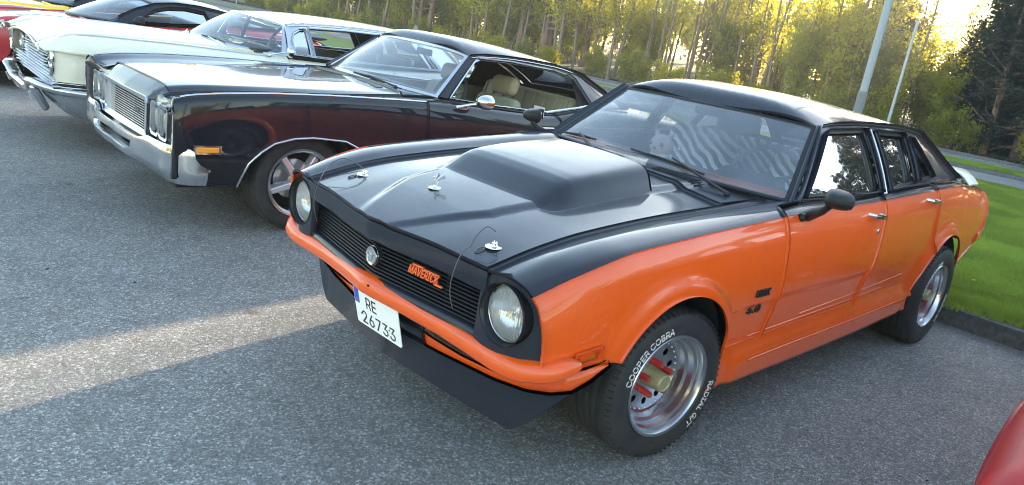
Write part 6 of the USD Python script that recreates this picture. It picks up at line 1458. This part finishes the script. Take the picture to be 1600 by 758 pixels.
# ------------------------------------------------------------------ modern coupes further along the row
def sports_coupe(name, label, pose, yaw, m_, roof_m):
    c = thing(name, label, 'car', pose, yaw)
    ln = [
        L((.95, 0, .56), (.7, 0, .68), (.3, 0, .76), (-.2, 0, .82), (-.55, 0, .85), (-2.6, 0, 1.02), (-3.3, 0, .98), (-3.6, 0, .90)),
        L((.95, .35, .55), (.7, .35, .675), (.3, .35, .755), (-.2, .35, .815), (-.55, .35, .845), (-2.6, .35, 1.0), (-3.3, .35, .97), (-3.6, .35, .89)),
        L((.95, .62, .53), (.7, .62, .67), (.3, .62, .755), (-.2, .64, .80), (-.55, .66, .83), (-1.2, .70, .86), (-2.6, .66, .95), (-3.3, .62, .95), (-3.6, .6, .88)),
        L((.95, .76, .54), (.7, .80, .70), (.3, .80, .80), (0, .80, .825), (-.4, .80, .825), (-.8, .80, .84), (-1.6, .80, .89), (-2.4, .80, .965), (-3.0, .78, .95), (-3.6, .72, .87)),
        L((.95, .84, .50), (.7, .89, .64), (.3, .905, .73), (0, .91, .765), (-.4, .905, .76), (-.8, .89, .76), (-1.6, .89, .80), (-2.4, .93, .88), (-3.0, .91, .88), (-3.6, .82, .82)),
        L((.95, .86, .42), (.7, .92, .50), (.3, .94, .55), (-.4, .93, .55), (-1.2, .91, .56), (-2.4, .955, .62), (-3.0, .945, .66), (-3.6, .86, .68)),
        L((.95, .85, .30), (.7, .91, .32), (.3, .925, .33), (-.4, .91, .32), (-1.2, .89, .32), (-2.4, .94, .36), (-3.0, .93, .42), (-3.6, .84, .48)),
        L((.95, .80, .17), (.7, .86, .16), (.3, .88, .16), (-.4, .87, .16), (-1.2, .87, .16), (-2.4, .9, .18), (-3.0, .88, .24), (-3.6, .78, .32)),
    ]
    sh = Shell(ln); SS = (1, .15)
    put('bonnet', panel(sh, Polygon([(.90, -2.3), (.93, 0), (.90, 2.3), (-.55, 2.3), (-.42, 0), (-.55, -2.3)]), .06, (1, .28), thick=.01, gap=.003, flip=True), m_, c)
    for y in (.28, -.28): put('bonnet_vent', frame3(boxm(-.12, .12, -.09, .09, -.004, .004), (.05, y, .788), (.99, 0, -.12), (0, 1, 0), (.12, 0, .99)), 'black_plastic', c, False)
    fa = arc(0, .33, .37, 170, 10, 20); ra = arc(-2.71, .34, .38, 170, 10, 20)
    for nm, pl_ in (('front_wing', [(.90, 2.3), (.86, 4), (.80, 5), (.80, 6.5), (.60, 6.95)] + [(x, sh.tz(x, max(z, .24), 3)) for x, z in fa[::-1]] + [(-.75, 6.95), (-.72, 5), (-.70, 3.2), (-.55, 2.3)]),
                    ('door', [(-.70, 3.2), (-.72, 5), (-.75, 6.95), (-1.95, 6.95), (-2.0, 5), (-1.95, 3.2)]),
                    ('rear_quarter', [(-1.95, 3.2), (-2.0, 5), (-1.95, 6.95), (-2.28, 6.95)] + [(x, sh.tz(x, max(z, .28), 3)) for x, z in ra] + [(-3.2, 6.9), (-3.58, 6), (-3.58, 2), (-2.9, 2), (-2.5, 2.8)])):
        for sd in (1, -1):
            g = panel(sh, Polygon(pl_), .05, SS, thick=.012, gap=.003, flip=True); put(nm, g if sd == 1 else mir(g), m_, c)
    put('boot_lid', panel(sh, Polygon([(-2.9, -2), (-2.9, 2), (-3.58, 2), (-3.58, -2)]), .08, (1, .28), thick=.01, gap=.002, flip=True), m_, c)
    put('tail_panel', boxm(-3.59, -3.55, -.80, .80, .35, .88), 'black_plastic', c, False)
    # front bumper skin with a dark mouth
    def fb(uv):
        y, w = uv[:, 0], uv[:, 1]; a = np.abs(y)
        x = np.interp(a, [0, .5, .75, .86], [1.06, 1.01, .93, .82]); return np.stack([x - .11 * np.abs(w - .45) - .02 * w, y, np.interp(a, [0, .62, .86], [.55, .535, .50]) * (1 - w) + .15 * w], 1)
    mouth = Polygon([(-.50, .32), (.50, .32), (.42, .80), (-.42, .80)]); sk = sbox(-.86, 0, .86, 1).difference(mouth)
    for sd in (1, -1): sk = sk.difference(Polygon([(sd * .58, .45), (sd * .78, .40), (sd * .78, .75), (sd * .60, .78)]))
    put('front_bumper', panel(fb, sk, .04, (1, .4), thick=.03, flip=True), m_, c)
    put('air_intake', boxm(.86, .88, -.8, .8, .2, .48), 'black_void', c, False)
    put('front_splitter', hull([[.85, .80, .13], [.85, -.80, .13], [1.04, .5, .13], [1.04, -.5, .13]], .012), 'black_plastic', c, False)
    for sd in (1, -1):
        hl = panel(lambda uv: sh(uv) + [0, 0, .006], Polygon([(.72, 3.0), (.86, 3.1), (.80, 3.8), (.42, 3.95), (.40, 3.75)]), .04, SS, thick=.01, flip=True); put('headlight', hl if sd == 1 else mir(hl), 'headlight_bowl', c)
        mm = put('door_mirror', (lambda q: q if sd == 1 else mir(q))(cat_([hull([[-.90, 1.0, .905], [-.92, .90, .895], [-.99, 1.02, .90], [-1.0, 1.02, .955], [-1.0, .91, .955], [-.93, 1.0, .945]], .018), tube([(-.93, .84, .86), (-.95, .92, .89)], .02, 8)])), 'black_plastic', c, 40)
    G = dict(bulge=.015, zb=aka([-.7, -1.2, -1.8, -2.4, -2.9], [.84, .875, .925, .985, .97]), yb=aka([-.7, -1.2, -1.8, -2.4, -2.9], [.80, .805, .81, .80, .74]),
        zr=aka([-.7, -1.0, -1.25, -1.6, -2.0, -2.4, -2.7, -2.95], [.86, 1.03, 1.125, 1.165, 1.145, 1.08, 1.03, .985]), yr=aka([-.7, -1.2, -1.7, -2.2, -2.9], [.76, .62, .57, .56, .56]),
        zc=aka([-1.0, -1.2, -1.6, -2.0, -2.4], [1.16, 1.20, 1.235, 1.215, 1.16]), wb=(-.40, -.74), wby=.775, wbz=(.86, .865), wbp=2.0, wt=(-1.12, -1.25), wty=.605, wtz=(1.185, 1.125),
        rb=(-3.2, -2.9), rby=.56, rbz=(.985, .985), rt=(-2.2, -2.1), rty=.56, rtz=(1.175, 1.12))
    cb = Cabin(G)
    sp = [(x, float(G['zb'](x))) for x in (-.74, -1.0, -1.4, -1.8, -2.2, -2.6, -2.88)] + [(x, float(G['zr'](x))) for x in (-2.85, -2.5, -2.1, -1.8, -1.5, -1.25, -1.0, -.8)]
    cabin_parts(c, cb, sp, [[(-.98, .885), (-1.22, 1.05), (-1.40, 1.10), (-1.62, 1.118), (-1.86, 1.10), (-1.90, .955), (-1.4, .905)]], roof_m, roof_m, ws_frame='black_trim', h=.05, inset=(.07, .04))
    tub(c, -2.6, -.62, .74, .25, .78); put('dashboard', sweep([(-.2, -.2), (-.15, .0), (.2, .02), (.24, -.2)], [(-.85, y, .85) for y in np.linspace(-.7, .7, 9)], (0, 0, 1)), 'dark_interior', c, 40)
    for y in (.36, -.36): seat(c, -1.75, y, .5, .5, 1.0, 'dark_interior')
    inner_wheel_wells(c, (0, -2.71), .9, .38, .33); put('underbody', boxm(-3.4, .8, -.56, .56, .14, .34), 'black_void', c, False)
    w_ = put('boot_spoiler', hull([[-3.50, y, 1.0 - .06 * (abs(y) > .6)] for y in (-.72, -.5, .5, .72)] + [[-3.62, y, 1.01 - .05 * (abs(y) > .6)] for y in (-.72, -.5, .5, .72)] + [[-3.4, y, .96] for y in (-.7, .7)], .012), 'black_plastic', c, 40)
    for x, y in ((0, 1), (-2.71, 1), (0, -1), (-2.71, -1)): put_wheel(c, (x, y * .925, .335), 0, .336, .25, 'spokes', .235, y)
    return c
sports_coupe('red_coupe', 'low dark red sports coupe with black roof between cream saloon and yellow coupe', (.28, -8.75, 0), 0, 'dark_red_paint', 'gloss_black_paint')
sports_coupe('yellow_coupe', 'bright yellow sports coupe with a black roof, farthest in the parked row', (.18, -11.20, 0), 0, 'yellow_paint', 'gloss_black_paint')
# ------------------------------------------------------------------ red car cut by the picture's corner
rc = thing('red_saloon', 'plain red saloon whose front wing edge shows at the bottom right corner of the photo', 'car', (-.29, 2.745, 0), .035)
rl = [
    L((.80, 0, .70), (.6, 0, .80), (.2, 0, .86), (-.3, 0, .90), (-.75, 0, .92), (-2.9, 0, 1.0), (-3.8, 0, .95)),
    L((.80, .35, .69), (.6, .35, .79), (.2, .35, .853), (-.3, .35, .893), (-.75, .35, .915), (-2.9, .35, .99), (-3.8, .35, .94)),
    L((.80, .65, .66), (.6, .66, .765), (.2, .67, .83), (-.3, .68, .87), (-.75, .70, .90), (-2.9, .68, .96), (-3.8, .62, .92)),
    L((.80, .76, .63), (.6, .78, .74), (.2, .80, .81), (-.3, .81, .85), (-.75, .81, .875), (-1.6, .81, .91), (-2.9, .80, .93), (-3.8, .74, .88)),
    L((.80, .82, .56), (.6, .855, .66), (.2, .875, .73), (-.3, .885, .76), (-.75, .885, .79), (-2.9, .875, .83), (-3.8, .80, .78)),
    L((.80, .83, .45), (.6, .87, .50), (.2, .89, .52), (-.3, .90, .53), (-2.9, .89, .55), (-3.8, .82, .55)),
    L((.80, .78, .25), (.6, .83, .22), (.2, .85, .20), (-.3, .86, .19), (-2.9, .85, .22), (-3.8, .78, .32)),
]
rsx = Shell(rl); RS = (1, .15)
put('bonnet', panel(rsx, Polygon([(.74, -2), (.77, 0), (.74, 2), (-.75, 2), (-.65, 0), (-.75, -2)]), .06, (1, .3), thick=.012, gap=.003, flip=True), 'corner_red_paint', rc)
fa = arc(0, .32, .36, 168, 12, 20); ra = arc(-2.65, .32, .36, 168, 12, 20)
for nm, pl_ in (('front_wing', [(.74, 2), (.76, 3), (.77, 4), (.77, 5), (.75, 5.95)] + [(x, rsx.tz(x, max(z, .26), 3)) for x, z in fa[::-1]] + [(-.80, 5.95), (-.78, 3.2), (-.75, 2)]),
                ('front_door', [(-.78, 3.2), (-.80, 5.95), (-1.65, 5.95), (-1.65, 3.2)]), ('rear_door', [(-1.65, 3.2), (-1.65, 5.95), (-2.2, 5.95), (-2.32, 4.4), (-2.35, 3.2)]),
                ('rear_quarter', [(-2.35, 3.2), (-2.32, 4.4), (-2.22, 5.95)] + [(x, rsx.tz(x, max(z, .28), 3)) for x, z in ra] + [(-3.1, 5.95), (-3.78, 5.9), (-3.78, 2), (-3.0, 2), (-2.8, 2.8)])):
    for sd in (1, -1):
        g = panel(rsx, Polygon(pl_), .045, RS, thick=.012, gap=.003, flip=True); put(nm, g if sd == 1 else mir(g), 'corner_red_paint', rc)
put('boot_lid', panel(rsx, Polygon([(-3.0, -2), (-3.0, 2), (-3.78, 2), (-3.78, -2)]), .08, (1, .3), thick=.01, gap=.002, flip=True), 'corner_red_paint', rc)
put('front_bumper', tube([(.45, .86, .43), (.72, .84, .43), (.84, .70, .43), (.88, 0, .43), (.84, -.70, .43), (.72, -.84, .43), (.45, -.86, .43)], .085, 12, squash=(.55, 1)), 'corner_red_paint', rc, 40)
put('grille', boxm(.74, .79, -.55, .55, .52, .63), 'black_plastic', rc, False); put('tail_panel', boxm(-3.8, -3.76, -.76, .76, .35, .9), 'corner_red_paint', rc, False)
for sd in (1, -1): put('headlight', rbox(.70, .80, sd * .68 - .11, sd * .68 + .11, .53, .64, .03), 'headlight_bowl', rc, 40); put('tail_light', rbox(-3.82, -3.76, sd * .62 - .12, sd * .62 + .12, .66, .80, .02), 'red_plastic', rc, 40)
GR_ = dict(bulge=.012, zb=aka([-.7, -1.2, -2.0, -2.9], [.885, .90, .925, .95]), yb=aka([-.7, -1.2, -2.0, -2.9], [.80, .80, .80, .76]), zr=aka([-.8, -1.35, -1.7, -2.2, -2.7, -3.0], [.95, 1.28, 1.33, 1.33, 1.25, 1.1]), yr=aka([-.8, -1.35, -2.0, -2.8], [.72, .60, .585, .57]),
    zc=aka([-1.2, -1.35, -1.7, -2.2, -2.7], [1.31, 1.34, 1.385, 1.385, 1.31]), wb=(-.62, -.78), wby=.765, wbz=(.925, .905), wbp=2.0, wt=(-1.27, -1.36), wty=.60, wtz=(1.325, 1.28), rb=(-3.1, -2.95), rby=.62, rbz=(.985, .965), rt=(-2.62, -2.55), rty=.575, rtz=(1.315, 1.275))
rcc = Cabin(GR_)
cabin_parts(rc, rcc, [(x, float(GR_['zb'](x))) for x in (-.78, -1.2, -1.8, -2.4, -2.95)] + [(x, float(GR_['zr'](x))) for x in (-2.9, -2.55, -2.2, -1.9, -1.6, -1.36)],
    [[(-.98, .915), (-1.40, 1.25), (-1.68, 1.28), (-1.64, .93)], [(-1.73, .935), (-1.76, 1.282), (-2.35, 1.265), (-2.55, .965)]], 'corner_red_paint', 'corner_red_paint', h=.06)
tub(rc, -2.8, -.7, .75, .3, .80); inner_wheel_wells(rc, (0, -2.65), .85, .37, .32); put('underbody', boxm(-3.5, .6, -.58, .58, .2, .36), 'black_void', rc, False)
for y in (.38, -.38): seat(rc, -1.75, y, .52, .55, 1.1, 'dark_interior')
for x, y in ((0, 1), (-2.65, 1), (0, -1), (-2.65, -1)): put_wheel(rc, (x, y * .87, .31), 0, .312, .20, 'spokes', .20, y)
# ------------------------------------------------------------------ thin volume added to give the glare veil of the low sun
mat('air_haze', {'v': ('principled_volume', {'color': (.84, .92, 1.0), 'density': 0.0011, 'anisotropy': .55})}, surface=None, volume='v.volume')
hz = put('haze', boxm(-140, 75, -240, 125, -1.2, 19), 'air_haze', None, False); tag(hz, kind='stuff')
